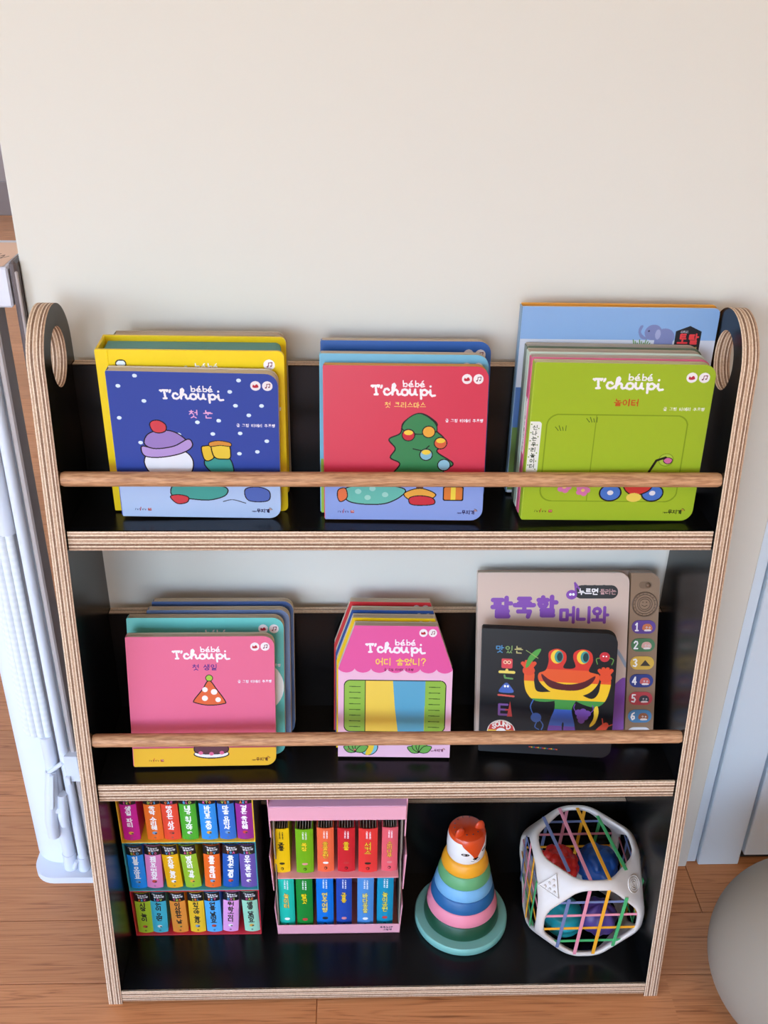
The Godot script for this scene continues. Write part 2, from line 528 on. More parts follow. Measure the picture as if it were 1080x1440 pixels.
# ---------------------------------------------------------------- nodes
var used := {}
func numbered(n: String) -> String:
	if not used.has(n):
		used[n] = 0
		return n
	used[n] += 1
	return "%s_%03d" % [n, used[n]]
func inst(called: String, mesh: Mesh, ms: Array, parent: Node3D) -> MeshInstance3D:
	var o := MeshInstance3D.new()
	o.name = called
	o.mesh = mesh
	for i in mini(ms.size(), mesh.get_surface_count()):
		o.set_surface_override_material(i, ms[i])
	parent.add_child(o, true)
	return o
func put(called: String, mb: MB, ms: Array, parent: Node3D) -> MeshInstance3D:
	return inst(called, mb.mesh(), ms, parent)
func tag(o: Node, label: String, category: String, group := ""):
	o.set_meta("label", label)
	o.set_meta("category", category)
	if group:
		o.set_meta("group", group)
func thing(called: String, label: String, category: String, at := Vector3.ZERO, group := "") -> Node3D:
	var o := Node3D.new()
	o.name = numbered(called)
	add_child(o)
	o.position = at
	tag(o, label, category, group)
	return o
func struct_of(called: String, mb: MB, ms: Array) -> MeshInstance3D:
	var o := put(called, mb, ms, self)
	o.set_meta("kind", "structure")
	return o
func mat(c: Color, rough := .5, spec := .5, tex: Texture2D = null) -> StandardMaterial3D:
	var m := StandardMaterial3D.new()
	m.albedo_color = c
	m.roughness = rough
	m.metallic_specular = spec
	if tex:
		m.albedo_texture = tex
		m.albedo_color = Color.WHITE
	return m
func c8(r: int, g: int, b: int) -> Color:
	return Color8(r, g, b)

# ---------------------------------------------------------------- textures of matter
func floor_tex() -> ImageTexture:
	var w := 1024
	var h := 512
	var im := Image.create(w, h, false, Image.FORMAT_RGB8)
	var a := FastNoiseLite.new()
	a.seed = 5
	a.frequency = .012
	a.fractal_octaves = 3
	var b := FastNoiseLite.new()
	b.seed = 9
	b.frequency = .05
	var c1 := c8(204, 134, 86)
	var c2 := c8(152, 94, 56)
	var c3 := c8(224, 158, 108)
	for y in h:
		for x in w:
			var q := a.get_noise_2d(x * .12, y * 1.6)
			var ring := sin((y * .22 + q * 26.0)) * .5 + .5
			var fine := b.get_noise_2d(x * .12, y * 9.0)
			var vein := b.get_noise_2d(x * .09 + 700, y * 3.2 + q * 60.0)
			var t := clampf(.34 + .30 * pow(ring, 3.0) + fine * .4 + .9 * maxf(vein - .18, 0.0), 0, 1)
			im.set_pixel(x, y, (c3.lerp(c1, t * 1.6) if t < .62 else c1.lerp(c2, (t - .62) * 2.4)))
	return ImageTexture.create_from_image(im)
func ply_tex() -> ImageTexture:
	# plywood edge: alternating veneers across v, grain streaks along u
	var w := 1024
	var h := 96
	var im := Image.create(w, h, false, Image.FORMAT_RGB8)
	var a := FastNoiseLite.new()
	a.seed = 3
	a.frequency = .05
	var light := c8(238, 216, 188)
	var dark := c8(126, 92, 68)
	var mid := c8(190, 154, 124)
	var layers := [0.0, .07, .17, .24, .37, .44, .57, .64, .76, .83, .92, 1.0, 1.1]
	for y in h:
		var v := (y + .5) / h
		var li := 0
		while layers[li + 1] < v:
			li += 1
		var base: Color = [light, mid, light, dark, light, mid, light, dark, light, dark, mid, light][li]
		for x in w:
			var s := a.get_noise_2d(x * .55, y * 7.0 + li * 40) * .5
			var g := a.get_noise_2d(x * 3.0 + 900, li * 77.0 + y * 1.2) * .35
			im.set_pixel(x, y, base.lerp(dark, clampf(.06 + s * .8 + g, 0, .7)).lerp(light, clampf(-g - s, 0, .5)))
	return ImageTexture.create_from_image(im)
func rail_tex() -> ImageTexture:
	var w := 1024
	var h := 128
	var im := Image.create(w, h, false, Image.FORMAT_RGB8)
	var a := FastNoiseLite.new()
	a.seed = 21
	a.frequency = .03
	var c1 := c8(206, 156, 114)
	var c2 := c8(150, 100, 68)
	for y in h:
		for x in w:
			var t := a.get_noise_2d(x * .25, y * 3.0) * .6 + a.get_noise_2d(x * .8 + 300, y * 8.0) * .5
			im.set_pixel(x, y, c1.lerp(c2, clampf(.3 + t * 1.3, 0, 1)))
	return ImageTexture.create_from_image(im)
func weave_tex() -> ImageTexture:
	var im := Image.create(128, 128, false, Image.FORMAT_RGB8)
	for y in 128:
		for x in 128:
			var rib := .5 + .5 * cos(TAU * x / 32.0)
			var dots := 1.0 if (x % 8 < 3 and y % 8 < 3) else 0.0
			im.set_pixel(x, y, c8(236, 240, 244).lerp(c8(206, 214, 220), clampf(rib * .25 + dots * .5, 0, 1)))
	return ImageTexture.create_from_image(im)

# ---------------------------------------------------------------- shared materials
var M := {}
var cam: Camera3D

func _ready():
	# ---- camera
	cam = Camera3D.new()
	cam.name = "camera"
	add_child(cam)
	cam.transform = Transform3D(Basis.from_euler(Vector3(deg_to_rad(-29.321), deg_to_rad(-2.115), deg_to_rad(1.053))), Vector3(-.0433, 1.18, 1.0174))
	cam.fov = 54.674
	cam.near = .02
	cam.far = 60.0
	cam.current = true
	# ---- sky and exposure
	var we := WorldEnvironment.new()
	we.name = "world_environment"
	var env := Environment.new()
	var sky := Sky.new()
	var sm := ProceduralSkyMaterial.new()
	sm.sky_top_color = Color(.55, .69, .90)
	sm.sky_horizon_color = Color(.87, .945, .985)
	sm.ground_bottom_color = Color(.50, .48, .45)
	sm.ground_horizon_color = Color(.72, .74, .76)
	sm.sky_energy_multiplier = 1.0
	sm.ground_energy_multiplier = 1.0
	sky.sky_material = sm
	env.background_mode = Environment.BG_SKY
	env.sky = sky
	env.background_energy_multiplier = 13.5
	env.tonemap_mode = Environment.TONE_MAPPER_LINEAR
	env.tonemap_exposure = 0.97
	env.sdfgi_enabled = true
	env.ssao_enabled = true
	env.ssil_enabled = true
	we.environment = env
	add_child(we)
	make_materials()
	room()
	bookshelf()
	top_row()
	middle_row()
	mini_racks()
	pink_case()
	stacking_toy()
	sensory_cube()
	safety_gate()
	round_ball()

func make_materials():
	M.wall = mat(c8(220, 216, 205), .75, .3)
	M.white = mat(c8(236, 238, 240), .4)
	M.ceiling = mat(c8(240, 238, 234), .9, .2)
	M.lam = mat(c8(11, 11, 12), .26, .42)
	M.ply = mat(Color.WHITE, .55, .4, ply_tex())
	M.rail = mat(Color.WHITE, .5, .4, rail_tex())
	M.rail.uv1_scale = Vector3(2.2, 1, 1)
	M.page = mat(c8(206, 192, 172), .8, .2)
	M.floor_t = floor_tex()
	M.taupe = mat(c8(168, 149, 137), .7, .3)

# ================================================================ the setting
func room():
	const H := 2.35
	const X0 := -2.0
	const X1 := 1.6
	const Z1 := 3.6
	var b := MB.new()
	# wall behind the shelf, ends at the hallway opening on the left
	b.box(Vector3((-.3835 + .4555) * .5, H * .5, -.06), Vector3(.839, H, .12), .0015)
	struct_of("wall_back", b, [M.wall])
	b = MB.new()
	b.box(Vector3((X1 + .4555) * .5 + .05, H * .5, -.11), Vector3(X1 - .4555 + .1, H, .1))
	struct_of("wall_back_recess", b, [M.wall])
	b = MB.new()
	b.box(Vector3(X1 + .06, H * .5, 1.74), Vector3(.12, H, 3.96))
	struct_of("wall_right", b, [M.wall])
	b = MB.new()
	b.box(Vector3(X0 - .66, H * .5, -.025), Vector3(.12, H, 2.85))
	b.box(Vector3(X0 - .66, H * .5, 3.5), Vector3(.12, H, .6))
	b.box(Vector3(X0 - .66, .175, 2.3), Vector3(.12, .35, 1.8))
	b.box(Vector3(X0 - .66, H - .125, 2.3), Vector3(.12, .25, 1.8))
	b.box(Vector3(X0 - .66, H * .5, -4.0), Vector3(.12, H, .6))
	b.box(Vector3(X0 - .66, .35, -2.575), Vector3(.12, .7, 2.25))
	b.box(Vector3(X0 - .66, H - .1, -2.575), Vector3(.12, .2, 2.25))
	struct_of("wall_left", b, [M.wall])
	b = MB.new()
	for z in [-3.67, -2.575, -1.48]:
		b.box(Vector3(X0 - .66, 1.425, z), Vector3(.06, 1.45, .05), .004)
	for y in [.725, 2.125]:
		b.box(Vector3(X0 - .66, y, -2.575), Vector3(.06, .05, 2.14), .004)
	struct_of("window_2", b, [M.white])
	b = MB.new()
	for z in [1.43, 2.3, 3.17]:
		b.box(Vector3(X0 - .66, 1.225, z), Vector3(.06, 1.75, .05), .004)
	for y in [.375, 2.075]:
		b.box(Vector3(X0 - .66, y, 2.3), Vector3(.06, .05, 1.69), .004)
	struct_of("window_3", b, [M.white])
	b = MB.new()
	b.box(Vector3(-.5, H * .5, -4.226), Vector3(4.6, H, .12))
	struct_of("wall_hall_end", b, [M.taupe])
	b = MB.new()
	b.box(Vector3(-.14, H * .5, -2.2), Vector3(.12, H, 4.1))
	struct_of("wall_hall_side", b, [M.wall])
	b = MB.new()
	b.box(Vector3(-1.4, .082, -4.158), Vector3(2.4, .164, .016), .002)
	struct_of("baseboard_hall", b, [mat(c8(146, 128, 118), .5)])
	b = MB.new()
	b.box(Vector3(-.5, H + .06, -.3), Vector3(4.8, .12, 8.2))
	struct_of("ceiling", b, [M.ceiling])
	# window wall behind the photographer
	b = MB.new()
	var wx0 := -2.2
	var wx1 := 0.0
	var wy0 := .05
	var wy1 := 1.9
	b.box(Vector3((X0 - .6 + wx0) * .5, H * .5, Z1 + .06), Vector3(wx0 - X0 + .6, H, .12))
	b.box(Vector3((X1 + wx1) * .5, H * .5, Z1 + .06), Vector3(X1 - wx1, H, .12))
	b.box(Vector3((wx0 + wx1) * .5, wy0 * .5, Z1 + .06), Vector3(wx1 - wx0, wy0, .12))
	b.box(Vector3((wx0 + wx1) * .5, (H + wy1) * .5, Z1 + .06), Vector3(wx1 - wx0, H - wy1, .12))
	struct_of("wall_front", b, [M.wall])
	b = MB.new()
	for x in [wx0 + .03, (wx0 + wx1) * .5, wx1 - .03]:
		b.box(Vector3(x, (wy0 + wy1) * .5, Z1 + .05), Vector3(.06, wy1 - wy0, .06), .004)
	for y in [wy0 + .03, wy1 - .03]:
		b.box(Vector3((wx0 + wx1) * .5, y, Z1 + .05), Vector3(wx1 - wx0 - .12, .06, .06), .004)
	struct_of("window_1", b, [M.white])
	# floor slab with real planks where the photograph shows them
	b = MB.new()
	b.box(Vector3(-.5, -.053, -.3), Vector3(4.8, .1, 8.2))
	var fm := mat(Color.WHITE, .42, .45, M.floor_t)
	fm.uv1_scale = Vector3(.55, 1.8, 1)
	var fl := struct_of("floor", b, [fm])
	var rng := RandomNumberGenerator.new()
	rng.seed = 77
	var tones := []
	for i in 5:
		var m := mat(Color.WHITE, .42, .45, M.floor_t)
		var tn: float = [1.0, .96, .92, 1.0, .95][i]
		m.albedo_color = Color(tn, tn, tn * .985)
		m.uv1_scale = Vector3(.8, 2.6, 1)
		m.uv1_offset = Vector3(i * .37, i * .23, 0)
		tones.append(m)
	var cache := {}
	var pw := .0976
	for row in range(-44, 12):
		var z0 := .0806 + row * pw
		var xa := -2.6 if row < -1 else -1.15
		var xb := -.2 if row < -1 else 1.3
		if row > 5:
			xa = -.95
			xb = .95
		# two joints the photograph shows stand at fixed places
		var x := xa - rng.randf() * .8
		if row == -1:
			x = .455 - 2.4
		if row == 1:
			x = -.0885 - 1.2
		while x < xb:
			var L := 1.2
			var l := maxf(x, xa)
			var r := minf(x + L, xb)
			if r - l > .02:
				var key := roundi((r - l) * 1000)
				if not cache.has(key):
					var q := MB.new()
					q.box(Vector3(0, -.0015, 0), Vector3(r - l - .0009, .003, pw - .0009), .0006)
					cache[key] = q.mesh()
				var o := inst("plank", cache[key], [tones[rng.randi() % 5]], fl)
				o.position = Vector3((l + r) * .5, 0, z0 + pw * .5)
			x += L
	# fitted wardrobe to the right of the wall
	var lac := mat(c8(214, 225, 234), .5, .4)
	b = MB.new()
	b.box(Vector3(.4646, H * .5, -.0345), Vector3(.0165, H, .05), .001)
	struct_of("trim_1", b, [lac])
	b = MB.new()
	b.box(Vector3(.5049, H * .5, -.033), Vector3(.061, H, .06), .0015)
	struct_of("trim_2", b, [lac])
	b = MB.new()
	b.box(Vector3(.83, (H + .0228) * .5, -.01), Vector3(.583, H - .0228, .02), .0015)
	struct_of("door_1", b, [lac])
	b = MB.new()
	b.box(Vector3(1.36, (H + .0228) * .5, -.01), Vector3(.47, H - .0228, .02), .0015)
	struct_of("door_2", b, [lac])
	b = MB.new()
	b.box(Vector3(1.07, .0115, -.024), Vector3(1.06, .0225, .012))
	struct_of("trim_3", b, [mat(c8(30, 24, 20), .7)])
	# ceiling lamp: a flat warm panel
	var lamp := thing("ceiling_lamp", "flat square white panel lamp on the ceiling", "lamp", Vector3(.1, H, 1.8))
	b = MB.new()
	b.box(Vector3(0, -.012, 0), Vector3(.62, .024, .62), .004)
	put("housing", b, [M.white], lamp)
	b = MB.new()
	b.box(Vector3(0, -.026, 0), Vector3(.56, .004, .56), .001)
	var glow := mat(c8(255, 240, 220), .6)
	glow.emission_enabled = true
	glow.emission = Color(1, .86, .68)
	glow.emission_energy_multiplier = 2.0
	put("diffuser", b, [glow], lamp)
	var al := AreaLight3D.new()
	al.name = "lamp_light"
	lamp.add_child(al)
	al.position = Vector3(0, -.034, 0)
	al.rotation_degrees = Vector3(-90, 0, 0)
	al.area_size = Vector2(.56, .56)
	al.light_color = Color(1, .82, .62)
	al.light_energy = 0.6
	al.area_range = 12.0
	al.area_attenuation = 2.0
	al.shadow_enabled = true

# ================================================================ bookshelf
func bookshelf():
	var t := thing("bookshelf", "black front-facing bookshelf with plywood edges, two rails and three levels", "bookshelf")
	# side panels: outline in (depth, height)
	var out := [Vector2(.209, 0), Vector2(.1155, .8)]
	var c := Vector2(.0615, .822)
	for i in 25:
		var a := lerpf(.06, PI - .04, i / 24.0)
		out.append(c + Vector2(cos(a) * (.0515 if a < PI * .5 else .0485), sin(a) * .054))
	out.append(Vector2(.0125, .8))
	out.append(Vector2(.0125, .0))
	var hole := []
	for i in 40:
		var a := TAU * i / 40
		hole.append(Vector2(.0635, .823) + Vector2(cos(a) * .0265, sin(a) * .031))
	var edge: StandardMaterial3D = M.ply.duplicate()
	edge.uv1_scale = Vector3(2.3, 1 / .0172, 1)
	for s in [-1.0, 1.0]:
		var b := MB.new(2)
		# local x (depth) -> world z, local z -> world x
		b.xf = Transform3D(Basis(Vector3(0, 0, 1), Vector3(0, 1, 0), Vector3(1, 0, 0)), Vector3.ZERO)
		var z0 := .338 if s > 0 else -.3552
		b.extrude(out, z0, z0 + .0172, 0, 1, 0, hole, false)
		put("side_panel", b, [M.lam, edge], t)
	# shelves
	for d in [[.0060, .0165, .2075], [.3155, .0215, .166], [.6355, .0215, .129]]:
		var b := MB.new(2)
		var y0: float = d[0]
		var th: float = d[1]
		var zf: float = d[2]
		var prof := [Vector2(.013, 0), Vector2(zf + .0012, 0), Vector2(zf - .0008, th), Vector2(.013, th)]
		b.xf = Transform3D(Basis(Vector3(0, 0, 1), Vector3(0, 1, 0), Vector3(1, 0, 0)), Vector3(0, y0, 0))
		b.extrude(prof, -.3376, .3376, 0, 0, 0, [], false)
		# plywood front edge, laid a hair proud of the laminate
		b.xf = Transform3D()
		b.cur = 1
		var e := [Vector3(-.3372, y0, zf + .0016), Vector3(.3372, y0, zf + .0016), Vector3(.3372, y0 + th, zf - .0004), Vector3(-.3372, y0 + th, zf - .0004)]
		b.face(e, Vector3(0, y0, 0), [Vector2(0, 1), Vector2(.6744, 1), Vector2(.6744, 0), Vector2(0, 0)])
		b.face([e[2], e[3], Vector3(-.3372, y0 + th, zf - .003), Vector3(.3372, y0 + th, zf - .003)], Vector3(0, y0, 0), [Vector2(0, .02), Vector2(.67, .02), Vector2(.67, .05), Vector2(0, .05)])
		b.face([e[0], e[1], Vector3(.3372, y0, zf - .002), Vector3(-.3372, y0, zf - .002)], Vector3(0, y0 + .01, 0), [Vector2(0, .02), Vector2(.67, .02), Vector2(.67, .05), Vector2(0, .05)])
		var em: StandardMaterial3D = M.ply.duplicate()
		em.uv1_scale = Vector3(2.1, 1, 1)
		em.uv1_offset = Vector3(y0 * 3.1, 0, 0)
		put("shelf_board", b, [M.lam, em], t)
	# back panels
	for d in [[.0225, .162], [.337, .4815], [.657, .8005]]:
		var b := MB.new(2)
		b.box(Vector3(0, (d[0] + d[1]) * .5 - .0004, .0195), Vector3(.6752, d[1] - d[0] - .0008, .013))
		b.cur = 1
		var y: float = d[1]
		b.face([Vector3(-.3374, y, .013), Vector3(.3374, y, .013), Vector3(.3374, y, .026), Vector3(-.3374, y, .026)], Vector3(0, y - 1, 0), [Vector2(0, 0), Vector2(1.4, 0), Vector2(1.4, .75), Vector2(0, .75)])
		put("back_panel", b, [M.lam, M.ply], t)
	# rails
	for d in [[.712, .1165], [.396, .1535]]:
		var b := MB.new()
		b.tube([Vector3(-.3378, d[0], d[1]), Vector3(-.335, d[0], d[1]), Vector3(.335, d[0], d[1]), Vector3(.3378, d[0], d[1])], [.0066, .0077, .0077, .0066], 24)
		put("rail", b, [M.rail], t)

# ================================================================ books
func rr(w: float, h: float, rl: float, r: float) -> Array:
	# outline of a cover, x centred, foot at y 0; corners: spine side rl, fore edge r
	var o := []
	for q in [[w * .5 - r, r, r, -PI * .5], [w * .5 - r, h - r, r, 0.0], [-w * .5 + rl, h - rl, rl, PI * .5], [-w * .5 + rl, rl, rl, PI]]:
		var n := 7 if q[2] > .003 else 3
		for i in n:
			o.append(Vector2(q[0], q[1]) + Vector2.from_angle(q[3] + PI * .5 * i / (n - 1)) * q[2])
	return o
func place_book(t: Node3D, d: Dictionary):
	# d.x, d.z: foot of the front cover; d.y shelf top
	var bs := Basis(Vector3.UP, deg_to_rad(d.get("yaw", 0.0))) * Basis(Vector3.RIGHT, deg_to_rad(-d.get("lean", 0.0))) * Basis(Vector3(0, 0, 1), deg_to_rad(d.get("roll", 0.0)))
	var lowest := 0.0
	var w: float = d.w
	for sx in [-w * .5, w * .5]:
		for z in [0.0, -d.t]:
			lowest = minf(lowest, (bs * Vector3(sx, 0, z)).y)
	t.transform = Transform3D(bs, Vector3(d.x, d.y - lowest + .0004, d.z))
func board_book(d: Dictionary, label: String, cover: Texture2D, back: Color, group := "board books on the shelf", outline := []) -> Node3D:
	var t := thing("board_book", label, "book", Vector3.ZERO, group)
	place_book(t, d)
	var w: float = d.w
	var h: float = d.h
	var th: float = d.t
	var o: Array = outline if outline.size() else rr(w, h, .0008, .0125)
	var ins := []
	for q in o:
		ins.append(Vector2(q.x * (1 - .0016 / w) - .0002, q.y * (1 - .0016 / h) + .0006))
	var cm := mat(Color.WHITE, d.get("rough", .32), .34, cover) if cover else mat(back, .35)
	if cover:
		cm.albedo_color = Color(.93, .93, .93)
	var pm: StandardMaterial3D = mat(d.page, .8, .2) if d.has("page") else M.page
	var b := MB.new(2)
	b.extrude(o, -.0016, 0, 0, 1, 1)
	put("front_cover", b, [cm, pm], t)
	# thick card leaves, each with its own edge
	b = MB.new()
	var n := maxi(3, roundi((th - .0032) / .0021))
	for i in n:
		var za := -.0016 - (th - .0032) * (i + 1) / n
		b.extrude(ins, za + .00012, za + (th - .0032) / n - .00012)
	put("page_block", b, [pm], t)
	b = MB.new(2)
	b.extrude(o, -th, -th + .0016, 0, 0, 1)
	put("back_cover", b, [pm, mat(back, .35)], t)
	if outline.is_empty():
		b = MB.new()
		b.box(Vector3(-w * .5 - .0003, h * .5, -th * .5), Vector3(.0012, h - .002, th - .0004), .0004)
		put("spine", b, [mat(d.get("spine", back), .35)], t)
	return t

func cover_base(bg: Color, title: String, tc: Color, tx: float, ty: float, ts: float, lx := 285.0, ly := 90.0, ls := .545) -> Canvas:
	var c := Canvas.new(560, 560, bg)
	c.wordmark(lx, ly, ls, c8(250, 244, 242))
	c.hangul(title, tx, ty, ts, ts * .13, tc)
	c.badges(868, 78, 31)
	c.hangul("글 그림 티에리 쿠르탱", 745, 330, 20, 3.4, c8(240, 232, 236))
	return c
const INK := Color(.11, .08, .08)

func cover_snow() -> Texture2D:
	var c := cover_base(c8(58, 78, 160), "첫 눈", c8(238, 176, 214), 465, 245, 52, 300, 85, .52)
	c.blob([-60, 760, 150, 745, 420, 758, 700, 742, 1060, 755, 1060, 1080, -60, 1080], c8(184, 204, 236))
	for q in [[165, 28], [62, 95], [205, 190], [48, 305], [770, 45], [715, 120], [745, 210], [900, 208], [822, 272], [512, 325], [640, 312], [765, 395], [925, 445], [600, 402], [865, 520], [755, 535], [160, 470], [305, 345], [395, 410], [680, 590]]:
		c.ell(q[0], q[1], 14, 12, c8(226, 242, 250))
	# snow heap with a knitted hat on it
	c.blob([170, 600, 220, 520, 330, 500, 430, 530, 470, 600, 440, 690, 330, 735, 210, 690], c8(240, 240, 246), 7, INK)
	c.blob([190, 490, 200, 420, 270, 385, 360, 390, 430, 440, 440, 490, 320, 530], c8(160, 132, 196), 7, INK)
	c.blob([165, 495, 250, 510, 360, 490, 450, 440, 470, 490, 400, 540, 270, 570, 175, 560], c8(186, 156, 214), 7, INK)
	c.blob([225, 345, 245, 320, 285, 318, 320, 345, 318, 385, 280, 402, 240, 390], c8(214, 74, 82), 6, INK)
	# a pair of boots and a folded scarf
	c.blob([540, 620, 560, 560, 640, 555, 700, 580, 710, 680, 620, 700], c8(70, 158, 146), 7, INK)
	c.blob([525, 500, 545, 485, 590, 490, 600, 560, 560, 590, 535, 570], c8(236, 196, 62), 7, INK)
	c.blob([585, 470, 620, 455, 690, 465, 700, 560, 660, 575, 600, 560], c8(240, 204, 70), 7, INK)
	c.blob([575, 462, 630, 448, 700, 460, 702, 485, 640, 480, 580, 488], c8(222, 150, 66), 5, INK)
	c.blob([320, 790, 370, 770, 640, 770, 660, 830, 560, 870, 440, 865, 330, 850], c8(76, 164, 150), 7, INK)
	c.blob([310, 850, 360, 835, 420, 850, 412, 890, 350, 900], c8(212, 70, 76), 6, INK)
	c.curve([640, 880, 700, 866, 780, 890], 5, INK)
	c.blob([780, 790, 860, 770, 930, 800, 920, 870, 800, 870], c8(86, 108, 180), 6, INK)
	c.imprint(85, 940, 945, c8(40, 40, 80))
	return c.tex()
func cover_tree() -> Texture2D:
	var c := cover_base(c8(218, 62, 84), "첫 크리스마스", c8(250, 214, 110), 372, 226, 35)
	c.rect(0, 690, 1000, 310, c8(142, 162, 220))
	var g := c8(58, 132, 78)
	c.oy = 24
	c.blob([430, 690, 470, 600, 410, 560, 440, 500, 400, 440, 470, 400, 490, 330, 590, 272, 690, 330, 690, 380, 740, 430, 730, 480, 700, 520, 800, 590, 770, 625, 740, 640, 770, 700, 640, 730], g, 8, INK)
	c.blob([480, 370, 510, 310, 590, 272, 680, 330, 690, 390, 610, 405, 540, 400], g, 6, INK)
	c.curve([550, 500, 610, 510, 650, 480], 6, INK)
	for q in [[520, 412, c8(206, 44, 58), c8(244, 204, 66)], [720, 462, c8(222, 100, 58), c8(244, 204, 66)], [632, 538, c8(136, 186, 204), c8(244, 204, 66)], [645, 390, c8(240, 170, 60), c8(240, 170, 60)], [745, 605, c8(150, 196, 214), c8(150, 196, 214)]]:
		c.ell(q[0], q[1], 42, 40, INK)
		c.ell(q[0], q[1], 36, 34, q[2])
		c.ell(q[0], q[1] - 16, 28, 16, q[3])
	c.oy = 0
	# polka dotted sack and parcels below the rail
	c.blob([120, 800, 200, 770, 350, 760, 500, 790, 480, 840, 380, 890, 240, 895, 140, 870], c8(104, 186, 168), 7, INK)
	for q in [[210, 810], [300, 790], [270, 850], [380, 830]]:
		c.ell(q[0], q[1], 20, 17, c8(160, 214, 198))
	c.blob([85, 800, 130, 790, 140, 850, 100, 880, 80, 850], c8(230, 112, 60), 6, INK)
	c.rect(575, 720, 44, 80, c8(110, 60, 40))
	c.blob([500, 820, 600, 785, 700, 825, 640, 870, 540, 865], c8(240, 170, 64), 6, INK)
	c.blob([535, 850, 600, 835, 680, 850, 690, 890, 600, 900, 540, 890], c8(206, 48, 60), 6, INK)
	c.rrect(745, 770, 130, 98, 12, INK)
	c.rrect(752, 777, 116, 84, 10, c8(224, 124, 50))
	c.rect(795, 777, 30, 84, c8(246, 214, 70))
	c.imprint(85, 960, 945, c8(50, 45, 90))
	return c.tex()
func cover_green() -> Texture2D:
	var bg := c8(166, 190, 44)
	var c := cover_base(bg, "놀이터", c8(206, 66, 34), 455, 215, 42, 320, 60, .55)
	c.rect(700, 318, 300, 45, bg)
	c.hangul("글 그림 티에리 쿠르탱", 735, 262, 20, 3.4, c8(240, 236, 220))
	# thumb-slide window and its pull tab label
	var fr := c8(132, 156, 30)
	c.rrect(90, 310, 800, 565, 70, fr)
	c.rrect(97, 317, 786, 551, 66, bg)
	c.rect(365, 312, 5, 560, fr)
	for q in [[160, 415], [330, 360]]:
		for i in 4:
			c.line([Vector2(q[0] + i * 14, q[1]), Vector2(q[0] - 18 + i * 20, q[1] - 22 - (i % 2) * 8)], 4, c8(80, 100, 30))
	c.ell(795, 595, 44, 42, fr)
	c.ell(795, 595, 39, 37, c8(178, 200, 70))
	c.blob([780, 600, 800, 580, 830, 590, 825, 615, 800, 620], c8(214, 110, 160), 4, INK)
	# tricycle, flowers
	for q in [[500, 815], [745, 815]]:
		c.ell(q[0], q[1], 66, 58, INK)
		c.ell(q[0], q[1], 58, 50, c8(78, 120, 196))
		c.ell(q[0], q[1], 18, 16, c8(236, 228, 226))
	c.blob([560, 700, 610, 680, 720, 690, 745, 740, 720, 800, 640, 830, 580, 790], c8(214, 60, 52), 7, INK)
	c.line([Vector2(700, 690), Vector2(740, 600), Vector2(790, 580)], 14, INK)
	c.ell(640, 845, 44, 30, c8(240, 208, 90))
	for q in [[230, 780], [340, 800]]:
		for i in 5:
			var a := TAU * i / 5
			c.ell(q[0] + cos(a) * 24, q[1] + sin(a) * 22, 19, 18, c8(222, 120, 168))
		c.ell(q[0], q[1], 11, 10, c8(240, 200, 110))
	c.imprint(75, 945, 940, c8(60, 70, 20))
	# white dotted label by the spine
	c.rrect(-30, 360, 95, 330, 22, c8(240, 238, 224))
	for i in 12:
		c.ell(8 + (i % 2) * 42, 378 + i * 26, 4, 4, c8(120, 150, 60))
	c.hangul("신나는우리놀이터", 16, 385, 27, 4, c8(60, 70, 50), true, 1.3)
	return c.tex()
func cover_party() -> Texture2D:
	var c := cover_base(c8(236, 112, 146), "첫 생일", c8(84, 44, 130), 440, 208, 44, 305, 75, .54)
	c.rect(0, 852, 1000, 148, c8(246, 190, 52))
	c.rect(0, 848, 1000, 7, c8(170, 60, 90))
	c.blob([548, 330, 600, 400, 655, 490, 640, 510, 540, 520, 450, 500, 440, 480, 500, 400], c8(232, 106, 60), 7, INK)
	for q in [[518, 400, 19], [580, 418, 22], [515, 466, 21], [606, 478, 19]]:
		c.ell(q[0], q[1], q[2], q[2], c8(250, 242, 236))
	c.ell(550, 312, 26, 26, INK)
	c.ell(550, 312, 21, 21, c8(170, 206, 70))
	# the cake below the rail
	c.ell(545, 905, 125, 36, INK)
	c.ell(545, 902, 118, 31, c8(250, 244, 240))
	c.blob([440, 830, 540, 815, 650, 830, 655, 890, 545, 905, 435, 890], c8(104, 62, 70), 6, INK)
	for q in [[470, 895], [545, 902], [618, 895]]:
		c.ell(q[0], q[1], 16, 14, c8(232, 110, 150))
	c.imprint(110, 950, 950, c8(110, 60, 20))
	return c.tex()
